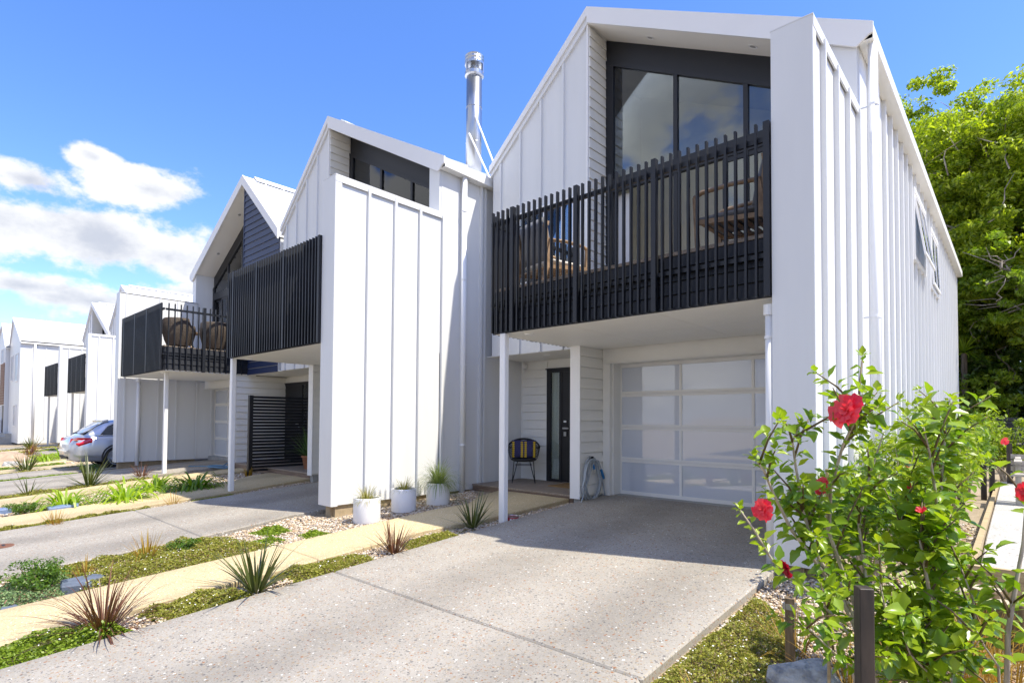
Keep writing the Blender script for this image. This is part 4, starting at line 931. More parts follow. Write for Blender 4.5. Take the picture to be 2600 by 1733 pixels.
# hedge of yellow-green shrubs along the house wall and behind the gravel path
SG = 'shrubs along the side wall and path'
M['hedge'] = leaf_mat('yellow_green_shrub_leaf', (.13, .21, .016), (.30, .36, .03), .4, .42)
M['hedge2'] = leaf_mat('mid_green_shrub_leaf', (.07, .15, .015), (.18, .27, .025), .4, .4)
def shrub(label, x, y, rx, ry, h, n, leaf, size, seed, fl=()):
    rnd = random.Random(seed); rng = np.random.default_rng(seed); z0 = zg(x, y)-.07; t = thing('garden_shrub', label, 'shrub', (x, y, z0), SG); b = MB(); tips = []
    for k in range(16):
        a = rnd.uniform(0, 6.28); e = Vector((x+math.cos(a)*rx*rnd.uniform(.2, .95), y+math.sin(a)*ry*rnd.uniform(.2, .95), z0+h*rnd.uniform(.55, 1.02))); mid = Vector((x, y, z0)).lerp(e, .55)+Vector((rnd.uniform(-.08, .08), rnd.uniform(-.08, .08), .06))
        b.tube([(x+rnd.uniform(-.08, .08), y+rnd.uniform(-.08, .08), z0), mid, e], [.014, .009, .003], 5); tips += [e, mid.lerp(e, .5), mid]
    b.build('stem', M['stem'], t)
    cs = [tuple(p+Vector((rnd.gauss(0, .06), rnd.gauss(0, .06), rnd.gauss(0, .05)))) for p in tips]
    V, F = leaf_cloud(rng, cs, [rnd.uniform(.10, .22)*h for _ in cs], [n//len(cs)]*len(cs), size, .8, .5); raw_mesh('foliage', V, F, leaf, t, t.location)['kind'] = 'stuff'
    for c in fl: flower(t, c, (-.4, -.9, .1), .045, M['petal'], n=6, seed=3, double=False)
    return t
shrub('low yellow-green shrub against the white wall nearest the hibiscus', -.95, 5.6, .35, .6, 1.0, 2200, M['hedge2'], .042, 31)
shrub('yellow-green shrub by the white wall, second from the hibiscus', -.85, 7.0, .35, .6, 1.15, 2400, M['hedge'], .042, 32)
shrub('taller arching shrub beside the downpipe wall along the gravel path', -.75, 8.6, .38, .8, 1.3, 3000, M['hedge'], .042, 33, [A_(2552, 1120, 6.3)])
shrub('yellow-green shrub midway along the white wall', -.72, 10.4, .36, .9, 1.35, 3000, M['hedge'], .042, 34)
shrub('shrub beside the dark stakes further down the gravel path', -.68, 12.4, .36, 1.0, 1.3, 3000, M['hedge2'], .042, 35)
shrub('dense yellow-green shrub closing the end of the gravel path', -.2, 16.2, .9, .8, 1.35, 4200, M['hedge'], .05, 36)
shrub('rounded green shrub behind the bench at the right edge', .55, 15.4, .6, .6, 1.5, 3600, M['hedge2'], .045, 37)
shrub('tall green shrub at the far right edge by the fence', .8, 19.0, 1.0, .9, 1.7, 4200, M['hedge2'], .055, 38)
shrub('green shrub beyond the end of the white side wall', -1.0, 19.4, .8, .9, 1.3, 3600, M['hedge'], .05, 39)
# ------------------------------------------------------------ gravel, ground cover
def ico():
    p = (1+5**.5)/2; v = np.array([(-1,p,0),(1,p,0),(-1,-p,0),(1,-p,0),(0,-1,p),(0,1,p),(0,-1,-p),(0,1,-p),(p,0,-1),(p,0,1),(-p,0,-1),(-p,0,1)], np.float32)/np.sqrt(1+p*p)
    f = np.array([(0,11,5),(0,5,1),(0,1,7),(0,7,10),(0,10,11),(1,5,9),(5,11,4),(11,10,2),(10,7,6),(7,1,8),(3,9,4),(3,4,2),(3,2,6),(3,6,8),(3,8,9),(4,9,5),(2,4,11),(6,2,10),(8,6,7),(9,8,1)], np.int32)
    return v, f
IV, IF = ico()
def island_ramp(name, stops, rough=.7, trans=0):
    m = bpy.data.materials.new(name); m.use_nodes = True; n = m.node_tree; b = n.nodes['Principled BSDF']; g = n.nodes.new('ShaderNodeNewGeometry'); r = n.nodes.new('ShaderNodeValToRGB'); r.color_ramp.interpolation = 'CONSTANT'
    while len(r.color_ramp.elements) < len(stops): r.color_ramp.elements.new(.5)
    for e, (p, c) in zip(r.color_ramp.elements, stops): e.position = p; e.color = (*c, 1)
    n.links.new(g.outputs['Random Per Island'], r.inputs[0]); n.links.new(r.outputs[0], b.inputs['Base Color']); b.inputs['Roughness'].default_value = rough
    if trans:
        t = n.nodes.new('ShaderNodeBsdfTranslucent'); n.links.new(r.outputs[0], t.inputs[0]); x = n.nodes.new('ShaderNodeMixShader'); x.inputs[0].default_value = trans; n.links.new(b.outputs[0], x.inputs[1]); n.links.new(t.outputs[0], x.inputs[2]); n.links.new(x.outputs[0], n.nodes['Material Output'].inputs[0])
    return m
M['pebble'] = island_ramp('gravel_stones', [(0, (.42, .33, .23)), (.2, (.55, .46, .36)), (.38, (.36, .22, .11)), (.48, (.66, .60, .52)), (.66, (.28, .24, .21)), (.74, (.50, .38, .24)), (.88, (.62, .50, .38)), (.95, (.17, .15, .14))])
M['gcover'] = island_ramp('ground_cover_leaf', [(0, (.28, .30, .04)), (.3, (.37, .38, .055)), (.55, (.20, .21, .03)), (.7, (.46, .44, .08)), (.85, (.30, .23, .09)), (.93, (.38, .30, .12))], .5, .45)
M['gcbright'] = island_ramp('bright_ground_cover_leaf', [(0, (.22, .32, .026)), (.4, (.31, .42, .035)), (.8, (.15, .23, .022))], .45, .45)
M['sedum'] = island_ramp('grey_green_succulent', [(0, (.16, .26, .10)), (.4, (.24, .33, .13)), (.75, (.12, .20, .07)), (.93, (.36, .17, .12))], .5, .2)
M['gcflower'] = mat('tiny_white_flower', (.85, .85, .82), .6)
def inside(poly, P):
    x, y = P[:, 0], P[:, 1]; c = np.zeros(len(P), bool); n = len(poly)
    for i in range(n):
        (x0, y0), (x1, y1) = poly[i], poly[(i+1) % n]
        k = ((y0 > y) != (y1 > y)) & (x < (x1-x0)*(y-y0)/(y1-y0+1e-12)+x0); c ^= k
    return c
def scatter(poly, n, rng):
    a = np.array(poly); lo, hi = a.min(0), a.max(0); P = rng.uniform(lo, hi, (int(n), 2)); return P[inside(poly, P)]
ZG = np.vectorize(zg)
def gravel(poly, dens, size, seed, name='gravel'):
    rng = np.random.default_rng(seed); a = np.array(poly); area = np.prod(a.max(0)-a.min(0)); P = scatter(poly, area*dens, rng); n = len(P)
    s = size*rng.uniform(.55, 1.35, (n, 1))*np.stack([rng.uniform(.7, 1.3, n), rng.uniform(.7, 1.3, n), rng.uniform(.45, .8, n)], 1)
    a_ = rng.uniform(0, 6.28, n); ca, sa = np.cos(a_)[:, None], np.sin(a_)[:, None]
    v = IV[None]*(1+rng.uniform(-.18, .18, (n, 12, 1))); v = v*s[:, None, :]
    x = v[..., 0]*ca-v[..., 1]*sa; y = v[..., 0]*sa+v[..., 1]*ca
    z0 = ZG(P[:, 0], P[:, 1])-.065+rng.uniform(0, .022, n)
    V = np.stack([x+P[:, :1], y+P[:, 1:], v[..., 2]+z0[:, None]], -1).reshape(-1, 3); F = (IF[None]+(np.arange(n)*12)[:, None, None]).reshape(-1, 3)
    o = raw_mesh(name, V, F, M['pebble']); tag(o, kind='stuff'); return o
def cover(poly, n, leaf, mt, hgt, seed, flowers=0, name='ground_cover', mound=1.0, edge=.12, dz=-.06):
    """low mat of small leaves over a mounded surface"""
    rng = np.random.default_rng(seed); P = scatter(poly, n*1.6, rng)[:int(n)]; n = len(P)
    nz = np.array([mnoise.noise(Vector((x*3.1, y*3.1, seed)))+.6*mnoise.noise(Vector((x*9, y*9, seed+5))) for x, y in P])
    keep = nz > -.62+rng.uniform(-.15, .15, n)*1.0; P, nz = P[keep], nz[keep]; n = len(P)
    a = np.array(poly); d = np.full(n, 9.)
    for i in range(len(poly)):
        p, q = np.array(poly[i]), np.array(poly[(i+1) % len(poly)]); e = q-p; t = np.clip(((P-p)@e)/(e@e), 0, 1); d = np.minimum(d, np.linalg.norm(P-(p+t[:, None]*e), axis=1))
    top = hgt*(.45+.65*np.clip(nz+.5, 0, 1.3))*np.clip(d/edge, .15, 1)*mound
    z = ZG(P[:, 0], P[:, 1])+dz+top*rng.uniform(.25, 1, n)**.5
    def quads(P3, size, up):
        m_ = len(P3); nr = rng.normal(size=(m_, 3))*.7+np.array([0, 0, up]); nr /= np.linalg.norm(nr, axis=1)[:, None]; t = np.cross(nr, rng.normal(size=(m_, 3))); t /= np.linalg.norm(t, axis=1)[:, None]; b = np.cross(nr, t); s = (size*rng.uniform(.6, 1.4, m_))[:, None]
        V = np.empty((m_*4, 3)); V[0::4] = P3-t*s; V[1::4] = P3-b*s*.6+nr*s*.2; V[2::4] = P3+t*s; V[3::4] = P3+b*s*.6+nr*s*.2
        return V, np.arange(m_*4).reshape(m_, 4)
    V, F = quads(np.column_stack([P, z]), leaf, .9); o = raw_mesh(name, V, F, mt); tag(o, kind='stuff')
    if flowers:
        k = rng.integers(0, n, flowers); V, F = quads(np.column_stack([P[k], ZG(P[k, 0], P[k, 1])+dz+top[k]+.010]), .0075, 2.5); f = raw_mesh('ground_cover_flowers', V, F, M['gcflower']); tag(f, kind='stuff')
    return o
GR = 1500
gravel([(-5.57, .9), (-5.05, .9), (-5.05, 5.5), (-5.3, 5.4), (-5.57, 4.6)], 2600, .013, 1)
gravel([(-5.38, 5.2), (-5.04, 5.0), (-5.04, 7.1), (-5.25, 7.1)], 2200, .014, 2)
gravel([(-7.85, 2.9), (-6.58, 2.9), (-6.5, 5.4), (-6.4, 6.0), (-6.75, 6.6), (-7.45, 7.1), (-7.5, 4.3), (-8.15, 4.2)], 2400, .014, 3)
gravel([(-7.85, .7), (-6.58, .7), (-6.58, 2.9), (-7.85, 2.9)], 700, .014, 4)
gravel([(-14.2, 1), (-12.15, 1), (-12.35, 4), (-13.4, 5.8), (-14.4, 6), (-14.6, 3.4)], 900, .018, 5)
gravel([(-11.2, .8), (-10.86, .8), (-10.9, 4.6), (-11.4, 6.2), (-11.3, 3)], 1100, .016, 6)
gravel([(-13.4, 5.5), (-11.6, 6.0), (-11.5, 6.25), (-13.6, 6.3), (-14.2, 6.2)], 600, .02, 7)
gravel([(-25.2, 1), (-23.7, 1), (-23.7, 6), (-25.2, 6)], 160, .03, 8)
gravel([(-1.63, 2.0), (-.2, 2.0), (1.2, 3.2), (.9, 5.6), (-.3, 5.75), (-1.2, 5.4), (-1.63, 5.35)], 2700, .013, 9)
gravel([(-1.3, 5.4), (-.3, 5.8), (-.3, 9), (-1.25, 9)], 500, .016, 10)
# ground cover along the strips
cover([(-5.56, .35), (-5.04, .35), (-5.04, 1.35), (-5.3, 1.25), (-5.56, 1.05)], 9000, .012, M['gcbright'], .11, 11, 60)
cover([(-5.56, 1.35), (-5.2, 1.5), (-5.05, 1.62), (-5.03, 2.25), (-5.3, 2.12), (-5.56, 2.1)], 11000, .011, M['gcover'], .12, 12, 60)
cover([(-5.56, 2.5), (-5.3, 2.6), (-5.03, 2.55), (-5.03, 3.45), (-5.3, 3.55), (-5.56, 3.45)], 10000, .011, M['gcover'], .11, 13, 60)
cover([(-5.5, 3.95), (-5.1, 3.9), (-5.06, 4.7), (-5.4, 4.75)], 5000, .012, M['gcover'], .07, 14, 10)
cover([(-7.83, .9), (-7.3, .6), (-6.62, .55), (-6.59, 1.25), (-7.2, 1.3), (-7.83, 1.3)], 10000, .011, M['sedum'], .09, 15)
cover([(-7.84, 1.2), (-6.6, 1.2), (-6.59, 2.7), (-6.75, 3.15), (-7.3, 2.9), (-7.86, 2.75)], 26000, .012, M['gcover'], .11, 16, 260)
cover([(-7.2, 2.95), (-6.85, 2.9), (-6.8, 3.35), (-7.15, 3.3)], 1500, .014, M['gcbright'], .08, 17); cover([(-7.7, 3.2), (-7.2, 3.25), (-7.25, 3.6), (-7.6, 3.65)], 2600, .016, M['gcbright'], .09, 18); cover([(-6.95, 3.5), (-6.65, 3.5), (-6.65, 3.85), (-6.95, 3.8)], 1600, .016, M['gcbright'], .08, 19)
cover([(-11.18, .6), (-10.86, .6), (-10.9, 3.0), (-11.15, 3.0)], 9000, .014, M['gcover'], .09, 20, 60); cover([(-11.22, 3.6), (-10.9, 3.5), (-10.93, 4.4), (-11.2, 4.4)], 2500, .014, M['gcover'], .06, 21, 30)
cover([(-14.95, 1.2), (-14.75, 1.2), (-15.1, 3.1), (-15.3, 4.2), (-15.75, 4.2), (-15.6, 3.0), (-15.5, 1.2)], 7000, .016, M['gcover'], .09, 22, 50)
cover([(-20.15, 1.2), (-19.46, 1.2), (-19.6, 3.6), (-20.1, 3.6)], 5000, .02, M['gcbright'], .07, 23); cover([(-22.42, 1.5), (-22.12, 1.5), (-22.12, 5), (-22.42, 5)], 2500, .02, M['gcover'], .09, 24); cover([(-24.4, 1.5), (-23.72, 1.5), (-23.72, 4), (-24.4, 4)], 3500, .022, M['gcbright'], .1, 25)
cover([(-30.4, 1.5), (-27, 1.5), (-27, 6), (-30.4, 6)], 4500, .03, M['gcover'], .12, 26)
cover([(-37, 2), (-36.3, 2), (-36.3, 6), (-37, 6)], 1200, .035, M['gcover'], .12, 27); cover([(-34.1, 2), (-33.4, 2), (-33.4, 6), (-34.1, 6)], 1200, .035, M['gcbright'], .12, 28)
cover([(-1.63, 2.0), (-.9, 1.9), (-.75, 2.5), (-.85, 3.0), (-1.0, 3.75), (-1.2, 4.25), (-1.58, 4.72), (-1.62, 4.3)], 34000, .0095, M['gcover'], .12, 29, 160)
cover([(-.1, 5.0), (.5, 4.9), (.5, 5.6), (-.2, 5.7)], 3000, .012, M['gcbright'], .05, 30)

# ------------------------------------------------------------ single plants
M['flax'] = leaf_mat('olive_flax_blade', (.040, .060, .016), (.115, .135, .035), .35, .2, .6)
M['brown'+'grass'] = leaf_mat('bronze_flax_blade', (.075, .028, .018), (.17, .075, .04), .4, .22)
M['orange'] = leaf_mat('orange_sedge_blade', (.30, .15, .02), (.42, .29, .04), .5, .35, .4, (1.2, 1.1, .5))
M['lily'] = leaf_mat('daylily_blade', (.16, .28, .016), (.36, .48, .035), .35, .45)
M['lilydark'] = leaf_mat('dark_daylily_blade', (.08, .17, .014), (.20, .31, .025), .35, .4)
M['tussock'] = leaf_mat('straw_green_tussock_blade', (.20, .23, .05), (.42, .36, .12), .5, .4, .4, (1.1, 1.1, .6))
M['tussockgreen'] = leaf_mat('green_tussock_blade', (.14, .22, .05), (.30, .36, .11), .5, .4, .4, (1.1, 1.1, .6))
M['box'] = leaf_mat('box_shrub_leaf', (.045, .11, .012), (.13, .22, .02), .35, .3)
def grass(name, label, cat, x, y, n, L, wd, bend, mt, seed, spread=.05, el=(.5, 1.45), group=None, z=None, seg=6, tri=1.0):
    rnd = random.Random(seed); z0 = (zg(x, y)-.06) if z is None else z; t = thing(name, label, cat, (x, y, z0), group); b = MB()
    for k in range(n):
        a = rnd.uniform(0, 6.283); e = rnd.uniform(*el); r_ = spread*rnd.random()**.5
        b.blade((x+r_*math.cos(a), y+r_*math.sin(a), z0), (math.cos(a)*math.cos(e), math.sin(a)*math.cos(e), math.sin(e)), L*rnd.uniform(.6, 1.08), wd*rnd.uniform(.7, 1.2), bend*rnd.uniform(.5, 1.3), seg)
    o = b.build('blades', mt, t); o['kind'] = 'stuff'
    return t
FG, BG_, LG = 'spiky flax clumps in the planting strips', 'orange sedge tufts in the planting strips', 'daylily clumps in the gravel bed'
grass('flax_clump', 'olive green flax clump by the near driveway joint', 'plant', -5.25, 2.27, 80, .58, .011, .45, M['flax'], 41, .06, (.05, 1.35), FG)
grass('flax_clump', 'olive flax clump beside the white post under the right balcony', 'plant', -5.33, 5.08, 56, .52, .012, .35, M['flax'], 42, .05, (.08, 1.35), FG)
grass('flax_clump', 'large spiky olive flax beside the far grey driveway in front of the silver car', 'plant', -15.5, 2.97, 64, .85, .016, .35, M['flax'], 43, .09, (.08, 1.35), FG)
grass('flax_clump', 'small thin flax at the left between two concrete drives', 'plant', -15.3, 1.91, 22, .55, .012, .3, M['flax'], 44, .06, (.25, 1.4), FG)
grass('flax_clump', 'olive flax near the orange boulder left of the silver car', 'plant', -22.6, 2.75, 60, .75, .016, .3, M['flax'], 45, .12, (.25, 1.4), FG)
grass('flax_clump', 'dark flax in front of the far white gabled house wall', 'plant', -36.4, 4.6, 50, .9, .03, .3, M['flax'], 46, .15, (.25, 1.4), FG)
grass('bronze_tussock', 'large red-brown tussock nearest the camera on the left', 'plant', -5.31, 1.13, 130, .60, .0060, 1.1, M['browngrass'], 51, .06, (.35, 1.5), 'red-brown tussocks')
grass('bronze_tussock', 'red-brown tussock at the path edge in front of the planters', 'plant', -5.2, 3.76, 60, .42, .0075, .35, M['browngrass'], 52, .06, (.55, 1.5), 'red-brown tussocks')
grass('bronze_tussock', 'small red-brown tussock by the post of the wicker-chair balcony', 'plant', -16.0, 4.1, 44, .50, .009, .5, M['browngrass'], 53, .08, (.4, 1.4), 'red-brown tussocks')
grass('bronze_tussock', 'purple-brown tussock far left beyond the daylilies', 'plant', -31.5, 4.0, 40, .6, .02, .5, M['browngrass'], 54, .1, (.4, 1.4), 'red-brown tussocks')
for k, (x, y, L, n, lab) in enumerate([(-7.36, 1.95, .38, 60, 'upright golden sedge tuft in the middle of the flowering ground cover'), (-7.18, 1.36, .26, 24, 'thin orange sedge behind the dark stepping slab'), (-7.02, 1.74, .18, 16, 'small brown sedge in the ground cover between slab and golden tuft'),
    (-10.95, 3.27, .30, 34, 'pale orange sedge by the shadow edge of the middle driveway'), (-10.72, 1.66, .30, 50, 'orange sedge at the left edge of the middle driveway'), (-29.5, 3.6, .45, 30, 'orange sedge far left in front of the far posts'), (-34, 4.4, .5, 40, 'orange sedge clump by the far white house'), (-13.55, 5.62, .3, 22, 'yellow sedge at the foot of the black slat screen')]):
    grass('sedge_tuft', lab, 'plant', x, y, n, L, .004 if k < 5 else .012, .3, M['orange'], 60+k, .06, (.7, 1.5), BG_)
for k, (x, y, L, n, m_, lab) in enumerate([(-12.75, 2.1, .55, 90, 'lily', 'daylily clump beside the blue stepping slab'), (-12.35, 2.92, .62, 120, 'lily', 'wide daylily clump in the middle of the gravel bed'), (-13.45, 3.7, .55, 80, 'lily', 'daylily with long arching leaves beside the balcony post'), (-12.55, 4.15, .60, 150, 'lilydark', 'dense dark daylily clump nearest the middle house post'),
    (-26.2, 3.7, .6, 80, 'lily', 'yellow-green daylily clump left of the silver car'), (-27.6, 4.4, .6, 80, 'lily', 'daylily clump behind the others left of the silver car')]):
    grass('daylily', lab, 'plant', x, y, int(n*1.3), L*1.4, .023, 4.2, M[m_], 70+k, .16, (.25, 1.3), LG, seg=9)
# orange sedges in the right-hand garden
OG = 'orange sedges under the hibiscus'
for k, (u, v, d, n, L, lab) in enumerate([(2160, 1640, 3.0, 120, .42, 'orange sedge left of the black post'), (2270, 1600, 3.3, 120, .40, 'orange sedge just right of the black post'), (2480, 1640, 3.2, 190, .50, 'bright orange sedge in the lower right corner'), (2440, 1590, 3.6, 110, .45, 'orange sedge arching over the log edging'), (2020, 1480, 3.6, 60, .42, 'thin orange sedge at the end of the driveway kerb'), (1790, 1725, 2.9, 60, .30, 'orange sedge at the bottom edge in the flowering ground cover'), (2560, 1700, 2.9, 160, .48, 'orange sedge beside the timber at the right edge')]):
    p = A_(u, v, d); grass('sedge_tuft', lab, 'plant', p.x, p.y, n, L, .0022, .75, M['orange'], 90+k, .09, (.5, 1.45), OG)
p = A_(2370, 1440, 3.7); grass('daylily', 'long-leaved daylily arching beside the gravel path edging', 'plant', p.x, p.y, 60, .6, .012, .9, M['lily'], 99, .1, (.5, 1.4))
def box_shrub(label, x, y, r, h, n, seed, mt='box'):
    rng = np.random.default_rng(seed); rnd = random.Random(seed); z0 = zg(x, y)-.06; t = thing('small_shrub', label, 'shrub', (x, y, z0), 'small shrubs in the planting strips'); b = MB(); cs = []
    for k in range(14):
        a = rnd.uniform(0, 6.28); e = Vector((x+r*math.cos(a)*rnd.uniform(.3, 1), y+r*math.sin(a)*rnd.uniform(.3, 1), z0+h*rnd.uniform(.35, 1))); b.tube([(x, y, z0), Vector((x, y, z0)).lerp(e, .5)+Vector((0, 0, .03)), e], [.008, .005, .002], 5); cs += [tuple(e), tuple(Vector((x, y, z0)).lerp(e, .65))]
    b.build('stem', M['twig'], t); V, F = leaf_cloud(rng, cs, [r*.30]*len(cs), [n//len(cs)]*len(cs), .017, .55, .8); raw_mesh('foliage', V, F, M[mt], t, t.location)['kind'] = 'stuff'
box_shrub('rounded dark green shrub beside the slate slab at the left', -7.12, .98, .30, .27, 2600, 101); box_shrub('small green shrub in the far gravel bed by the blue slab', -12.5, 1.5, .26, .24, 1600, 102); box_shrub('small bright green shrub in the ground cover by the driveway', -7.42, 2.28, .2, .15, 1200, 103); box_shrub('dark green shrub under the back of the silver car', -19.85, 3.75, .3, .3, 1400, 104)
box_shrub('green shrub at the far left edge beyond the boulder', -29.2, 2.6, .5, .4, 1200, 105)

# ------------------------------------------------------------ stones, slabs, edging
M['slate'] = mat('blue_grey_slate', (.14, .17, .22), .6, noise=.35, nscale=6, bump=.35, bscale=25); M['slateblue'] = mat('blue_slate', (.17, .24, .40), .5, noise=.25, nscale=6, bump=.3, bscale=25)
def slab(label, pts, h, m_):
    cx_, cy_ = sum(p[0] for p in pts)/len(pts), sum(p[1] for p in pts)/len(pts); z = zg(cx_, cy_); b = MB(); b.hexa([(x, y, zg(x, y)-.12) for x, y in pts], [(x, y, zg(x, y)-.06+h) for x, y in pts]); o = b.build('stepping_slab', m_, None, recalc=True, bevel=.012); tag(o, label, 'stone slab', 'slate slabs in the planting strips')
slab('dark slate slab in the succulent ground cover beside the rounded shrub', [(-7.05, 1.14), (-6.78, 1.10), (-6.66, 1.30), (-6.88, 1.48), (-7.03, 1.40)], .085, M['slate']); slab('blue slate slab in front of the daylily clump', [(-12.55, 1.82), (-12.27, 1.80), (-12.22, 2.2), (-12.45, 2.24)], .10, M['slateblue']); slab('blue slate slab at the left photo edge', [(-13.3, 1.12), (-13.0, 1.1), (-12.98, 1.42), (-13.3, 1.4)], .09, M['slateblue']); slab('small teal slate at the left end of the yellow path', [(-6.75, .68), (-6.62, .66), (-6.6, .78), (-6.72, .80)], .04, M['slate'])
def boulder(label, x, y, z, r, seed, m_, sq=(1, 1, .8)):
    b = bmesh.new(); bmesh.ops.create_icosphere(b, subdivisions=3, radius=1)
    for v in b.verts:
        p = v.co.copy(); n_ = .34*mnoise.noise(p*1.1+Vector((seed, 0, 0)))+.16*mnoise.noise(p*2.6+Vector((0, seed, 0)))+.05*mnoise.noise(p*7); q = p*(1+n_)
        for ax in (Vector((.6, .3, .74)), Vector((-.7, .2, .68)), Vector((.1, -.8, .6)), Vector((.9, -.4, .1)), Vector((-.4, -.8, .2)), Vector((-.9, -.3, .3)), Vector((.5, -.7, .4)), Vector((0, .1, 1))):
            ax = ax.normalized(); dd = q.dot(ax)-.70
            if dd > 0: q -= ax*dd*.9
        v.co = Vector((q.x*r*sq[0], q.y*r*sq[1], q.z*r*sq[2]))
    me = bpy.data.meshes.new('boulder'); b.to_mesh(me); b.free(); me.materials.append(m_); o = bpy.data.objects.new('boulder', me); col.objects.link(o); o.location = (x, y, z); o.rotation_euler.z = seed; tag(o, label, 'boulder')
M['rock'] = mat('grey_schist', (.52, .50, .46), .85, bump=1, bscale=30, c2=(.20, .20, .205), nscale=14); M['rockorange'] = mat('orange_sandstone', (.46, .35, .24), .85, bump=.8, bscale=9, c2=(.27, .19, .13), nscale=3)
p = A_(2065, 1720, 2.95); boulder('grey schist boulder at the bottom edge left of the black post', p.x, p.y, p.z-.08, .23, 2, M['rock'], (1.1, .9, .95)); boulder('orange sandstone boulder at the left photo edge', -27.2, 2.85, -.5, .75, 5, M['rockorange'], (1.2, 1, .8)); boulder('small grey rock beside the orange boulder', -25.6, 2.75, -.5, .35, 7, M['rock'])
M['stakewood'] = wood_mat('dark_stained_stake', (.014, .011, .009), (.05, .036, .027), (30, 30, 4), .6); M['palewood'] = wood_mat('pale_treated_pine', (.30, .22, .12), (.48, .38, .22), (3, 30, 40), .8); M['logtop'] = mat('log_end_grain', (.52, .45, .32), .85, noise=.3, nscale=30); M['logside'] = wood_mat('log_side', (.13, .09, .05), (.28, .20, .12), (30, 30, 3), .85)
p = A_(2193, 1489, 2.2); gz = zg(p.x, p.y)-.1
def stake(label, x, y, z0, z1, w_, rot, m_=None):
    t = thing('timber_stake', label, 'stake', (x, y, z0), 'timber stakes in the garden'); b = MB(lambda a, b_, c: (x+a*math.cos(rot)-b_*math.sin(rot), y+a*math.sin(rot)+b_*math.cos(rot), c)); b.box(-w_/2, w_/2, -w_/2, w_/2, z0, z1); b.build('post', m_ or M['stakewood'], t, recalc=True, bevel=.003); return t
stake('square black timber stake in front of the hibiscus, nearest the camera', p.x, p.y, gz, p.z, .054, .62)
q = A_(2622, 1500, 2.3); stake('black timber stake cut by the lower right photo corner', q.x+.02, q.y, zg(q.x, q.y)-.1, q.z, .065, .5)
q = A_(2005, 1515, 3.45); t = stake('low brown peg with a grey metal strap at the ground cover edge', q.x, q.y, zg(q.x, q.y)-.1, q.z+.0, .055, .3, M['logside']); MB().box(q.x-.033, q.x+.033, q.y-.033, q.y+.033, q.z-.07, q.z-.035).build('strap', M['steel'], t, recalc=True)
for k, (u, d) in enumerate(((2497, 9.2), (2518, 9.6), (2440, 7.5))): q = A_(u, 1180, d); stake('dark stake among the shrubs by the gravel path, %s' % ('left one of the far pair', 'right one of the far pair', 'standing nearest the hibiscus')[k], q.x, q.y, -.1, .55, .07, .2)
q = Vector((-.12, 14.9, 0)); stake('dark post at the end of the white gravel path', q.x, q.y, -.1, .80, .09, 0)
q = A_(2100, 1200, 2.75); MB().tube([(q.x, q.y, -.3), (q.x, q.y, q.z+.02)], .008, 8).build('cane', M['palewood'], stake('thin bamboo cane among the left hibiscus stems', q.x, q.y+.02, -.3, -.2, .012, 0), recalc=True)
lg = 'round timber logs edging the garden'
for k, (x, y, zt, lab) in enumerate(((-.34, 5.05, .03, 'dark round log furthest left in the edging'), (-.17, 4.93, .09, 'tallest pale-topped log of the edging'), (-.075, 4.80, .045, 'lower pale-topped log in front of the tallest'), (.04, 4.74, .08, 'log half hidden by the stem at the right edge'), (.16, 4.70, .05, 'log at the right photo edge'))):
    t = thing('timber_log', 'round garden edging log: '+lab, 'log', (x, y, -.25), lg); b = MB(); b.lathe((x, y, -.3), [(.088, 0), (.09, zt+.29), (.085, zt+.3)], 18); b.build('log_body', M['logside'], t, recalc=True); MB().lathe((x, y, zt-.001), [(.084, 0), (.082, .003)], 18).build('end_grain', M['logtop'], t, recalc=True)
tag(MB().box(-.29, 1.6, 5.82, 5.87, -.2, .055).build('timber_edging', M['palewood'], None, recalc=True), 'pale timber edging board across the near end of the gravel path', 'garden edging'); tag(MB().box(-.32, -.27, 5.875, 15, -.2, .045).build('timber_edging', M['palewood'], None, recalc=True), 'pale timber edging board along the left side of the gravel path', 'garden edging')
# bench at the right edge
M['greywood'] = wood_mat('silvered_bench_timber', (.27, .25, .22), (.44, .41, .37), (20, 20, 4), .8)
bt = thing('garden_bench', 'weathered grey timber bench end at the right photo edge on the gravel path', 'bench', (.4, 11.2, 0))
b = MB(); b.prism([(10.95, 0), (11.03, 0), (11.08, .40), (11.0, .42)], 'x', -.03, .04); b.build('leg', M['greywood'], bt, recalc=True); b = MB(); b.prism([(11.36, 0), (11.44, 0), (11.62, .66), (11.58, .70), (11.50, .66)], 'x', -.03, .04); b.build('leg', M['greywood'], bt, recalc=True)
for k in range(4): MB().box(-.08, 1.5, 10.98+k*.1, 11.07+k*.1, .42, .45).build('slat', M['greywood'], bt, recalc=True)
for k in range(3): MB().box(-.08, 1.5, 11.5+k*.03, 11.53+k*.03, .47+k*.09, .54+k*.09).build('back_slat', M['greywood'], bt, recalc=True)
MB().prism([(10.95, .60), (11.5, .62), (11.5, .65), (10.95, .64)], 'x', -.04, .05).build('armrest', M['greywood'], bt, recalc=True)
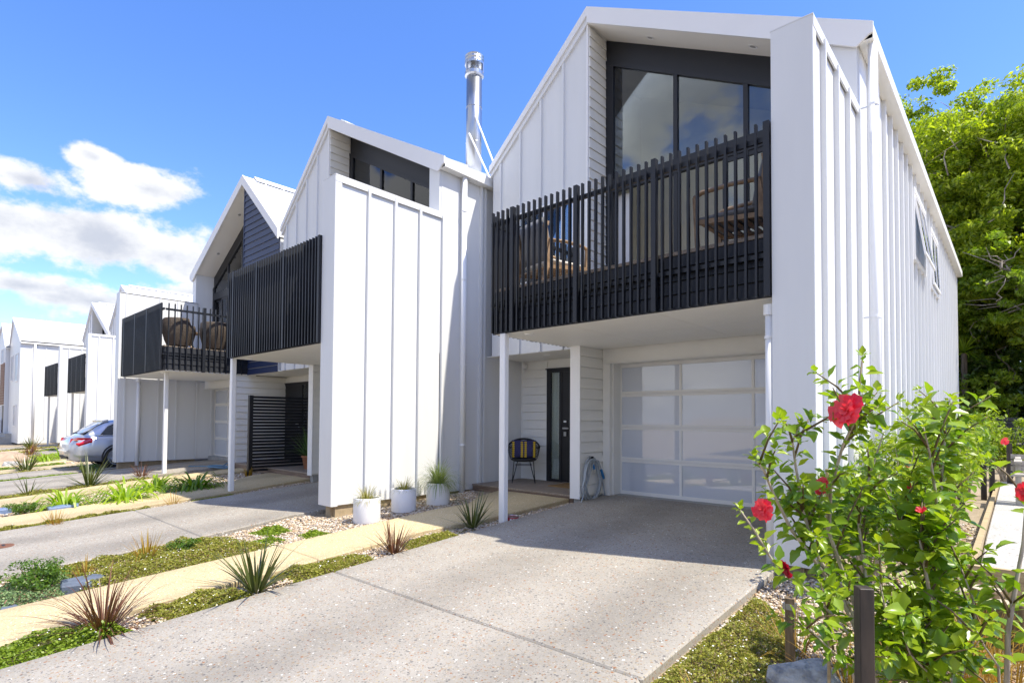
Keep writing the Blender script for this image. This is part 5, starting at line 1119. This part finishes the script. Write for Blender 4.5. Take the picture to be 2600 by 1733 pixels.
# ------------------------------------------------------------ planters by the middle house
M['pot'] = mat('white_planter', (.80, .81, .84), .45, noise=.03, nscale=6); PG = 'white cylinder planters at the side wall'; M['potsoil'] = mat('potting_soil', (.06, .045, .035), .95)
for k, (x, y, lab, gl, gm, n, L, bend, el) in enumerate(((-6.88, 4.50, 'white cylinder planter nearest the corner of the fin wall', 'short yellow-green tussock in the planter nearest the corner', 'tussock', 260, .30, 1.6, (.3, 1.4)), (-7.02, 5.24, 'middle white cylinder planter of the three', 'smallest straw tussock, in the middle planter', 'tussock', 200, .25, 1.2, (.4, 1.45)), (-7.0, 5.90, 'white cylinder planter nearest the downpipe', 'full drooping green tussock in the planter nearest the downpipe', 'tussockgreen', 560, .52, 2.6, (.4, 1.5)))):
    z = zg(x, y)-.055; t = thing('planter', lab, 'planter', (x, y, z), PG); b = MB(); b.lathe((x, y, z), [(.182, 0), (.188, .02), (.188, .335), (.184, .345), (.172, .345), (.170, .33), (.170, .28)], 32, cap=False); o = b.build('pot', M['pot'], t, smooth=False); MB().lathe((x, y, z+.285), [(.170, 0), (.16, .012)], 24).build('soil', M['potsoil'], t, recalc=True)
    for p_ in o.data.polygons: p_.use_smooth = True
    grass('tussock_grass', gl, 'plant', x, y, n, L, .0022, bend, M[gm], 110+k, .07, el, 'tussocks in the planters', z=z+.29, seg=7)
# ------------------------------------------------------------ the silver estate car
M['silver'] = mat('silver_car_paint', (.52, .54, .58), .30, metal=.75, coat=.8); M['carglass'] = mat('dark_car_glass', (.02, .028, .035), .04, spec=.9, coat=.5); M['redlight'] = mat('red_tail_lamp', (.50, .008, .012), .12, coat=.9); M['tyre'] = mat('tyre_rubber', (.012, .012, .013), .75); M['rim'] = mat('alloy_rim', (.60, .61, .63), .28, metal=.9); M['dark'] = mat('dark_plastic', (.02, .02, .022), .6); M['plate'] = mat('number_plate', (.7, .7, .68), .5); M['chrome'] = mat('chrome_trim', (.8, .8, .82), .12, metal=1); M['amber'] = mat('amber_lamp', (.75, .18, .03), .2, coat=.6)
CXX, CY0 = -21.32, 3.44; CZ = zg(-21.3, 4.3)
car = thing('parked_car', 'silver estate car parked nose-in, its tail showing left of the fin wall', 'car', (CXX, CY0+2.4, CZ))
def loft(st, name, m_, parent, close=True, smooth=True):
    """st: list of (y, [(x,z)...]) half sections, mirrored"""
    b = MB(); rows = []
    for y, hs in st:
        full = [(-x, z) for x, z in hs[::-1]]+[(x, z) for x, z in hs]
        rows.append(b.pts([(CXX+x, CY0+y, CZ+z) for x, z in full]))
    n = len(st[0][1])*2
    for a, c in zip(rows, rows[1:]): b.f += [(a+j, a+(j+1) % n, c+(j+1) % n, c+j) for j in range(n)]
    b.f += [tuple(rows[0]+j for j in range(n-1, -1, -1)), tuple(rows[-1]+j for j in range(n))]
    o = b.build(name, m_, parent, recalc=True, smooth=smooth); return o
def sec(w_, zb, zt): return [(.80*w_, zb), (.97*w_, zb+.05), (w_, zb+.22), (w_*1.0, (zb+zt)/2+.05), (.985*w_, zt-.16), (.94*w_, zt-.04), (.86*w_, zt)]
W = .925
low = [(0.0, sec(W*.72, .36, .72)), (.03, sec(W*.80, .30, .80)), (.10, sec(W*.89, .24, .90)), (.22, sec(W*.955, .21, .955)), (.45, sec(W*.99, .20, .975)), (1.1, sec(W, .19, .98)), (2.4, sec(W, .19, .96)), (3.6, sec(W*.985, .19, .93)), (4.3, sec(W*.95, .20, .82)), (4.7, sec(W*.86, .24, .68)), (4.88, sec(W*.7, .32, .55))]
body = loft(low, 'body', M['silver'], car)
def gsec(wb, wt, zb, zr): return [(wb, zb), (wb*.985, zb+.06), ((wb*.45+wt*.55), zb+(zr-zb)*.62), (wt*1.02, zr-.07), (wt*.93, zr-.015), (wt*.5, zr+.012), (.02, zr+.02)]
gre = [(.30, gsec(.74, .70, .93, .99)), (.42, gsec(.77, .68, .94, 1.09)), (.62, gsec(.80, .66, .95, 1.25)), (.86, gsec(.81, .645, .95, 1.385)), (1.05, gsec(.815, .64, .95, 1.43)), (1.7, gsec(.82, .64, .94, 1.455)), (2.4, gsec(.82, .64, .93, 1.445)), (2.9, gsec(.80, .62, .92, 1.38)), (3.5, gsec(.76, .60, .90, 1.10)), (3.75, gsec(.72, .6, .88, .93))]
loft(gre, 'cabin', M['silver'], car)
def pan(name, pts, m_, parent=car, th=.012):
    P_ = [Vector((CXX+x, CY0+y, CZ+z)) for x, y, z in pts]; nn = (P_[1]-P_[0]).cross(P_[2]-P_[0]).normalized(); c = sum(P_, Vector())/len(P_)
    out = c-Vector((CXX, CY0+2.2, CZ+.8)); nn = nn if nn.dot(out) > 0 else -nn
    return MB().hexa([tuple(p-nn*.03) for p in P_], [tuple(p+nn*th) for p in P_]).build(name, m_, parent, recalc=True)
for sx in (1, -1):
    pan('side_window', [(sx*.812, .72, 1.0), (sx*.826, 1.55, .985), (sx*.655, 1.50, 1.375), (sx*.665, 1.15, 1.36), (sx*.70, .92, 1.25)], M['carglass'])
    pan('side_window', [(sx*.826, 1.62, .985), (sx*.826, 2.55, .98), (sx*.66, 2.45, 1.375), (sx*.655, 1.57, 1.38)], M['carglass'])
    pan('window_trim', [(sx*.826, .68, .975), (sx*.842, 2.6, .955), (sx*.842, 2.6, .972), (sx*.824, .70, .992)], M['chrome'], th=.014)
    pan('tail_light', [(sx*.665, .03, .70), (sx*.885, .20, .69), (sx*.918, .50, .80), (sx*.90, .52, .885), (sx*.86, .20, .89), (sx*.66, .06, .86)], M['redlight'], th=.035)
    pan('lamp_strip', [(sx*.80, .10, .84), (sx*.87, .16, .845), (sx*.87, .165, .862), (sx*.80, .11, .858)], M['amber'], th=.042)
pan('rear_window', [(-.66, .37, 1.03), (.66, .37, 1.03), (.60, .86, 1.375), (-.60, .86, 1.375)], M['carglass'], th=.025)
pan('rear_spoiler', [(-.62, .80, 1.385), (.62, .80, 1.385), (.62, .95, 1.435), (-.62, .95, 1.435)], M['silver'], th=.03); pan('wiper', [(-.68, .33, 1.0), (.68, .33, 1.0), (.68, .38, 1.03), (-.68, .38, 1.03)], M['dark'], th=.03)
pan('number_plate', [(-.26, .005, .60), (.26, .005, .60), (.26, .012, .71), (-.26, .012, .71)], M['plate']); pan('tailgate_recess', [(-.36, .012, .55), (.36, .012, .55), (.36, .022, .75), (-.36, .022, .75)], M['silver'], th=.004)
pan('bumper_shelf', [(-.62, -.005, .50), (.62, -.005, .50), (.64, .0, .54), (-.64, .0, .54)], M['silver'], th=.035); pan('lower_valance', [(-.55, .02, .30), (.55, .02, .30), (.58, .0, .37), (-.58, .0, .37)], M['dark'], th=.02)
for sx in (1, -1): MB().tube([(CXX+sx*.45, CY0+.25, CZ+.29), (CXX+sx*.45, CY0+.0, CZ+.29)], .04, 12).build('exhaust', M['chrome'], car, recalc=True)
def wheel(sx, y):
    x = CXX+sx*.90; z = CZ+.335; c = Vector((x, CY0+y, z))
    a = MB(); ring = [a.pts([(x+dx, CY0+y+r_*math.cos(2*math.pi*j/32), z+r_*math.sin(2*math.pi*j/32)) for j in range(32)]) for r_, dx in ((.385, -sx*.1), (.385, sx*.028), (.34, sx*.029))]
    for p_, q_ in zip(ring, ring[1:]): a.f += [(p_+j, p_+(j+1) % 32, q_+(j+1) % 32, q_+j) for j in range(32)]
    a.build('wheel_arch', M['dark'], car, recalc=True)
    t = MB(); ring = [t.pts([(x+dx, CY0+y+r_*math.cos(2*math.pi*j/32), z+r_*math.sin(2*math.pi*j/32)) for j in range(32)]) for r_, dx in ((.2, -sx*.18), (.32, -sx*.18), (.335, -sx*.14), (.335, sx*.0), (.315, sx*.035), (.235, sx*.04), (.225, sx*.0))]
    for p_, q_ in zip(ring, ring[1:]): t.f += [(p_+j, p_+(j+1) % 32, q_+(j+1) % 32, q_+j) for j in range(32)]
    w_ = t.build('wheel', M['tyre'], car, recalc=True); r_ = MB()
    d = MB(); k = d.pts([(x-sx*.02, CY0+y+.228*math.cos(2*math.pi*j/32), z+.228*math.sin(2*math.pi*j/32)) for j in range(32)]); d.f.append(tuple(range(k, k+32))); d.build('brake_disc', M['dark'], w_)
    r_.tube([(x+sx*.0, CY0+y, z), (x+sx*.045, CY0+y, z)], .05, 14)
    for q in range(10):
        a_ = 2*math.pi*q/10; e = Vector((0, math.cos(a_), math.sin(a_))); s_ = Vector((0, -math.sin(a_), math.cos(a_)))*.018; o_ = Vector((sx*.035, 0, 0)); P0, P1 = c+e*.04, c+e*.225
        r_.hexa([tuple(P0-s_), tuple(P0+s_), tuple(P1+s_*.8), tuple(P1-s_*.8)], [tuple(P0-s_+o_), tuple(P0+s_+o_), tuple(P1+s_*.8+o_), tuple(P1-s_*.8+o_)])
    rr = [r_.pts([(x+dx, CY0+y+q_*math.cos(2*math.pi*j/32), z+q_*math.sin(2*math.pi*j/32)) for j in range(32)]) for q_, dx in ((.235, sx*.0), (.24, sx*.042), (.215, sx*.036))]
    for p_, q_ in zip(rr, rr[1:]): r_.f += [(p_+j, p_+(j+1) % 32, q_+(j+1) % 32, q_+j) for j in range(32)]
    r_.build('rim', M['rim'], w_, recalc=True)
for sx in (1, -1):
    for y in (1.13, 3.95): wheel(sx, y)
# ------------------------------------------------------------ armchairs on the right balcony
M['teak'] = wood_mat('teak_frame', (.20, .125, .065), (.36, .24, .14), (12, 12, 12), .5); M['cushion'] = mat('grey_cushion_fabric', (.20, .205, .22), .95, noise=.15, nscale=40, bump=.15, bscale=200); M['cream'] = mat('pale_cushion_fabric', (.62, .59, .53), .95, bump=.1, bscale=200)
def puff(b, x0, x1, y0, y1, z0, z1, r=.04):
    """soft cushion: rounded slab"""
    N = 6; xs = [x0+(x1-x0)*k/N for k in range(N+1)]; ys = [y0+(y1-y0)*k/N for k in range(N+1)]; zm = (z0+z1)/2; h = (z1-z0)/2
    f = lambda k: (1-abs(2*k/N-1)**4)**.5
    for sg in (1, -1):
        rows = [b.pts([(x, y, zm+sg*h*(.25+.75*f(i)*f(j))) for i, x in enumerate(xs)]) for j, y in enumerate(ys)]
        for p_, q_ in zip(rows, rows[1:]): b.f += [(p_+i, p_+i+1, q_+i+1, q_+i) if sg > 0 else (p_+i, q_+i, q_+i+1, p_+i+1) for i in range(N)]
        if sg > 0: top = rows
        else:
            for i in range(N):
                b.f.append((rows[0][0] if False else rows[0]+i, rows[0]+i+1, top[0]+i+1, top[0]+i)); b.f.append((rows[N]+i, top[N]+i, top[N]+i+1, rows[N]+i+1))
            for j in range(N):
                b.f.append((rows[j], top[j], top[j+1], rows[j+1])); b.f.append((rows[j]+N, rows[j+1]+N, top[j+1]+N, top[j]+N))
    return b
def armchair(label, x, y, z, rot, seat_m='cushion'):
    """local: chair faces +x, width along y"""
    t = thing('timber_armchair', label, 'armchair', (x, y, z), 'timber armchairs on the right balcony'); ca, sa = math.cos(rot), math.sin(rot); T = lambda a, b_, c: (x+a*ca-b_*sa, y+a*sa+b_*ca, z+c)
    for s in (-1, 1):
        yy = s*.32
        MB(T).prism([(.33, 0), (.37, 0), (.40, .60), (.36, .60)], 'y', yy-.02, yy+.02).build('leg', M['teak'], t, recalc=True); MB(T).prism([(-.42, 0), (-.37, 0), (-.24, .60), (-.30, .62)], 'y', yy-.02, yy+.02).build('leg', M['teak'], t, recalc=True)
        b = MB(T); b.tube([(.39, yy, .60), (.30, yy, .635), (.0, yy, .645), (-.30, yy, .62)], .024, 6); b.build('arm', M['teak'], t, recalc=True, smooth=True)
        MB(T).prism([(-.36, .23), (.36, .30), (.36, .35), (-.36, .28)], 'y', yy-.016, yy+.016).build('side_rail', M['teak'], t, recalc=True)
    for k in range(7): zz = .245+.07*k/6; a = -.32+.64*k/6; MB(T).box(a-.025, a+.025, -.30, .30, zz, zz+.018).build('seat_slat', M['teak'], t, recalc=True)
    MB(T).prism([(-.36, .80), (-.32, .80), (-.31, .86), (-.35, .86)], 'y', -.34, .34).build('top_rail', M['teak'], t, recalc=True)
    for s in (-1, 1): MB(T).prism([(-.30, .28), (-.26, .28), (-.33, .84), (-.37, .84)], 'y', s*.30-.018, s*.30+.018).build('back_post', M['teak'], t, recalc=True)
    puff(MB(T), -.24, .38, -.29, .29, .31, .43).build('seat_cushion', M[seat_m], t, recalc=True, smooth=True)
    bc = lambda a, b_, c: T(-.22-.12*(c-.36)/.5+a, b_, c); puff(MB(lambda a, b_, c: bc(c, a, b_)), -.29, .29, .38, .92, -.07, .08).build('back_cushion', M['cushion'], t, recalc=True, smooth=True)
armchair('timber armchair at the right end of the balcony, seen from below its slats', -2.16, 5.98, 2.986, math.pi); armchair('timber armchair at the left end of the balcony with its back to the battens', -4.86, 6.12, 2.986, 1.35, 'cream')  # left chair's paler seat fabric paints the sunlight on its cushion
# wicker tub chairs on the navy house's balcony
M['wicker'] = mat('brown_wicker', (.10, .075, .055), .7, bump=1.0, bscale=70, c2=(.05, .037, .028), nscale=55)
def tub(label, x, y, a0):
    t = thing('wicker_tub_chair', label, 'armchair', (x, y, 2.986), 'wicker tub chairs on the balcony'); b = MB(); n = 28; rows = []
    for r_, z in ((.27, .06), (.33, .2), (.375, .38), (.385, .55), (.37, .72), (.35, .75), (.33, .72), (.33, .45)):
        rows.append(b.pts([(x+r_*math.cos(a0+j*2*math.pi*.80/n), y+r_*math.sin(a0+j*2*math.pi*.80/n), 2.986+z-(.16 if (j < 4 or j > n-4) and z > .5 else 0)) for j in range(n+1)]))
    for p_, q_ in zip(rows, rows[1:]): b.f += [(p_+j, p_+j+1, q_+j+1, q_+j) for j in range(n)]
    b.build('shell', M['wicker'], t, recalc=True, smooth=True); MB().lathe((x, y, 2.986), [(.28, .26), (.33, .32), (.32, .40), (.2, .42)], 20).build('seat_cushion', M['cream'], t, recalc=True, smooth=True)
    for k in range(4): a = k*math.pi/2+.6; MB().tube([(x+.24*math.cos(a), y+.24*math.sin(a), 2.986), (x+.22*math.cos(a), y+.22*math.sin(a), 3.2)], .015, 6).build('leg', M['dark'], t, recalc=True)
tub('brown wicker tub chair nearest the balcony corner', -16.05, 4.86, 2.3); tub('brown wicker tub chair nearest the gable wall of the navy house', -16.0, 5.72, 2.3)
tb = thing('side_table', 'small timber table between the two wicker chairs', 'table', (-16.7, 5.3, 2.986)); MB().lathe((-16.7, 5.3, 2.986), [(.28, .50), (.28, .53)], 20).build('table_top', M['teak'], tb, recalc=True)
for k in range(3): a = k*2.09; MB().tube([(-16.7+.26*math.cos(a), 5.3+.26*math.sin(a), 2.986), (-16.7-.1*math.cos(a), 5.3-.1*math.sin(a), 3.49)], .016, 6).build('leg', M['teak'], tb, recalc=True)
# ------------------------------------------------------------ porch chair, cushion, mat
PX, PY, PZ = -7.02, 8.02, .026
pc = thing('porch_chair', 'black wicker chair on thin metal legs beside the front door', 'chair', (PX, PY, PZ)); RO = .72
TP = lambda a, b_, c: (PX+a*math.cos(RO)-b_*math.sin(RO), PY+a*math.sin(RO)+b_*math.cos(RO), PZ+c)      # faces -b
ringp = lambda r_, zf: [(r_*1.02*math.sin(t), -(r_*.62)*math.cos(t)+.02, zf(t)) for t in [(-.78+1.56*k/24)*math.pi+math.pi for k in range(25)]]
MB(TP).tube([(.30*math.sin(t), .22*-math.cos(t)+.0, .66+.16*max(0, -math.cos(t))**1.0*1.0) for t in [2*math.pi*k/28 for k in range(29)] if -math.cos(t) > -.75], .016, 8).build('rim', M['dark'], pc, recalc=True, smooth=True)
MB(TP).lathe((0, 0, 0), [(.05, .395), (.20, .40), (.25, .43), (.24, .45), (.1, .425)], 24).build('seat', M['dark'], pc, recalc=True, smooth=True)
for k in range(11):
    f = k/10; r_ = .245+.055*f**.6; zz = .44+.36*f
    MB(TP).tube([(r_*math.sin(t), r_*.76*-math.cos(t), zz-(.16*f)*(1-max(0, -math.cos(t)))) for t in [math.pi*(.42+1.16*j/22) for j in range(23)]], .0075, 5).build('cane', M['dark'], pc, recalc=True)
for sx in (-1, 1):
    for sy in (-1, 1):
        for dx in (-.035, .035): MB(TP).tube([(sx*.15+dx, sy*.12, .40), (sx*.215, sy*.19, .0)], .0075, 6).build('leg', M['dark'], pc, recalc=True)
for sy in (-1, 1): MB(TP).tube([(-.16, sy*.13, .33), (.16, sy*.13, .33)], .006, 6).build('stretcher', M['dark'], pc, recalc=True)
M['navyfab'] = mat('navy_striped_fabric', (.055, .05, .16), .95, bump=.3, bscale=120, c2=(.03, .03, .075), nscale=50); M['yellow'] = mat('mustard_dot_print', (.62, .42, .03), .9)
cu = thing('scatter_cushion', 'navy cushion with columns of mustard dots leaning on the porch chair', 'cushion', TP(0, .08, .47))
TC = lambda a, b_, c: TP(a, .13-.10*b_-.02+.28*(c-.47)*.35, c)
puff(MB(lambda a, b_, c: TP(a, .08+c+.22*(b_-.47), b_)), -.23, .23, .455, .79, -.075, .075).build('cover', M['navyfab'], cu, recalc=True, smooth=True)
for cx_ in (-.20, -.035, .035, .20):
    b = MB()
    for k in range(8):
        zz = .485+.038*k; fy = (1-abs(cx_/.23)**4)**.5*(1-abs((zz-.622)/.168)**4)**.5
        i = b.pts([TP(cx_+.026*math.cos(2*math.pi*j/10), .08+.22*(zz-.47)-.075*(.25+.75*fy)-.004, zz+.018*math.sin(2*math.pi*j/10)) for j in range(10)]); b.f.append(tuple(range(i, i+10)))
    b.build('dot_column', M['yellow'], cu)['kind'] = 'stuff'
M['coir'] = mat('coir_mat', (.30, .18, .07), .98, bump=.8, bscale=150); tag(MB().box(-6.28, -5.58, 7.84, 8.42, .0262, .042).build('doormat', M['coir'], None, recalc=True), 'brown coir doormat in front of the black front door', 'doormat')
# ------------------------------------------------------------ hoses
M['hose'] = mat('grey_hose', (.36, .40, .43), .4); M['bluefit'] = mat('blue_hose_fitting', (.02, .16, .38), .4); M['bluehose'] = mat('blue_hose', (.10, .22, .34), .45)
hs_ = thing('garden_hose', 'grey garden hose coiled on the wall beside the glass garage door', 'hose', (-5.0, 7.33, .62)); rnd = random.Random(6); pts = []
for k in range(7):
    sy, szz, dx = rnd.uniform(.13, .22), rnd.uniform(.29, .36), rnd.uniform(.02, .075)
    for j in range(20):
        a = math.pi/2+2*math.pi*j/20; pts.append((-5.04+dx+.008*math.sin(a*2+k), 7.34+.04*(k % 3-1)+sy*math.cos(a)*(1.25 if math.sin(a) < 0 else .9), .285+szz*math.sin(a)*(1 if math.sin(a) > 0 else 1.02)))
pts += [(-5.0, 7.2, .2), (-4.98, 7.05, -.01), (-4.95, 6.98, -.05)]
MB().tube(pts, .0105, 6).build('coil', M['hose'], hs_, smooth=True); MB().tube([(-5.0, 7.34, .60), (-4.98, 7.5, .56), (-4.99, 7.60, .40), (-4.98, 7.66, .1), (-4.97, 7.68, -.03)], .0105, 6).build('tail', M['hose'], hs_, smooth=True); MB().tube([(-4.98, 7.345, .52), (-4.975, 7.37, .44)], .018, 8).build('fitting', M['bluefit'], hs_, recalc=True); MB().tube([(-4.98, 7.57, .42), (-4.975, 7.63, .30), (-4.975, 7.64, .27)], .022, 8).build('nozzle', M['bluefit'], hs_, recalc=True); MB().box(-5.04, -4.98, 7.32, 7.36, .60, .64).build('hook', M['dark'], hs_, recalc=True)
bh = thing('blue_hose', 'blue hose lying in loops on the drive before the white garage door', 'hose', (-16.3, 5.8, -.1)); pts = []
for k in range(34):
    a = k*.62; r_ = .32+.12*math.sin(k*1.3); x, y = -15.85+r_*1.3*math.cos(a)-.006*k, 5.85+r_*.62*math.sin(a); pts.append((x, y, zg(x, y)+.014+.0025*(k % 5)))
pts += [(-16.0, 6.2, .05), (-16.1, 6.45, .30), (-16.15, 6.6, .62)]; MB().tube([(-17.0, 5.45, zg(-17, 5.45)+.015), (-16.5, 5.7, zg(-16.5, 5.7)+.015)]+pts, .016, 6).build('loops', M['bluehose'], bh, smooth=True)
# ------------------------------------------------------------ slat screen between the two porches, terracotta pot
ss = thing('slat_screen', 'black horizontal slat screen standing between the two porches', 'screen', (-13.58, 6.45, -.1))
for y in (5.66, 7.27): MB().box(-13.625, -13.535, y-.045, y+.045, -.2, 1.755).build('post', M['black'], ss, recalc=True)
for k in range(24):
    z1_ = 1.745-k*.0757; MB().box(-13.595, -13.565, 5.706, 7.224, z1_-.058, z1_).build('slat', M['black'], ss, recalc=True)
M['terra'] = mat('terracotta', (.36, .15, .07), .8, noise=.3, nscale=12); tp = thing('terracotta_pot', 'terracotta pot on the grey deck by the slat screen', 'pot', (-12.55, 6.62, .026)); MB().lathe((-12.55, 6.62, .026), [(.12, 0), (.17, .26), (.19, .27), (.19, .31), (.165, .31), (.155, .24)], 24, cap=False).build('pot_body', M['terra'], tp, smooth=True); MB().lathe((-12.55, 6.62, .25), [(.155, 0), (.12, .01)], 18).build('soil', M['potsoil'], tp, recalc=True)
M['strap'] = leaf_mat('dark_green_strap_leaf', (.035, .085, .02), (.10, .18, .05), .4, .3); grass('strap_leaf_plant', 'arching strap-leaved plant in the terracotta pot', 'plant', -12.55, 6.62, 110, .78, .014, .9, M['strap'], 140, .07, (.5, 1.5), z=.27, seg=7)  # strap leaves in dark green tones
# ------------------------------------------------------------ dog bowl, cover, meter box, far bits
M['redbowl'] = mat('red_bowl', (.28, .012, .02), .35, coat=.4); bw = thing('pet_bowl', 'red pet bowl with a white bone mark beside the white post', 'bowl', (-5.12, 5.62, zg(-5.1, 5.6))); z = zg(-5.1, 5.6)-.05
MB().lathe((-5.12, 5.62, z), [(.10, 0), (.085, .075)], 24).build('bowl_body', M['redbowl'], bw, recalc=True, smooth=False); MB().lathe((-5.12, 5.62, z), [(.088, .07), (.09, .082), (.075, .082), (.06, .04), (.02, .035)], 24).build('steel_liner', M['steel'], bw, recalc=True)
bd = Vector((-5.12, 5.62, 0)); vd = Vector((-bd.x, -bd.y, 0)).normalized(); sd = Vector((-vd.y, vd.x, 0)); b = MB(); c = Vector((-5.12, 5.62, z+.038))+vd*.0945
for (du, dv, r_) in ((-.022, .007, .009), (-.022, -.007, .009), (.022, .007, .009), (.022, -.007, .009)):
    i = b.pts([c+sd*(du+r_*math.cos(j*.7854))+Vector((0, 0, dv+r_*math.sin(j*.7854)))+vd*.004 for j in range(8)]); b.f.append(tuple(range(i, i+8)))
i = b.pts([c+sd*a+Vector((0, 0, e))+vd*.0045 for a, e in ((-.022, -.007), (.022, -.007), (.022, .007), (-.022, .007))]); b.f.append(tuple(range(i, i+4))); b.build('bone_mark', M['trim'], bw)['kind'] = 'stuff'
M['rust'] = mat('rusty_iron', (.23, .095, .05), .8, noise=.5, nscale=30, bump=.4); mh = thing('toby_cover', 'rusty round service cover set in the middle driveway at the left edge', 'cover', (-9.62, .98, zg(-9.6, 1))); z = zg(-9.62, .98); MB().lathe((-9.62, .98, z), [(.15, -.02), (.15, .004), (.12, .007)], 24).build('lid', M['rust'], mh, recalc=True); MB().box(-9.70, -9.58, .965, .995, z+.0072, z+.0095).build('slot', M['dark'], mh, recalc=True)
MB().box(-1.33, -1.22, 8.6, 8.85, .1, .42).build('meter_box', M['trim'], hA.root, recalc=True)
bx = thing('storage_bench', 'pale blue slatted bench on the grey steps at the far left edge', 'bench', (-50.5, 4.6, .3))
for k in range(4): MB().box(-52.0, -49.2, 4.5, 4.56, .35+k*.16, .47+k*.16).build('slat', M['pipe'], bx, recalc=True)
MB().box(-52.0, -49.2, 4.45, 5.1, .98, 1.04).build('seat', M['pipe'], bx, recalc=True)
for x in (-51.9, -49.3): MB().box(x-.05, x+.05, 4.57, 5.05, .2, .98).build('leg', M['pipe'], bx, recalc=True)
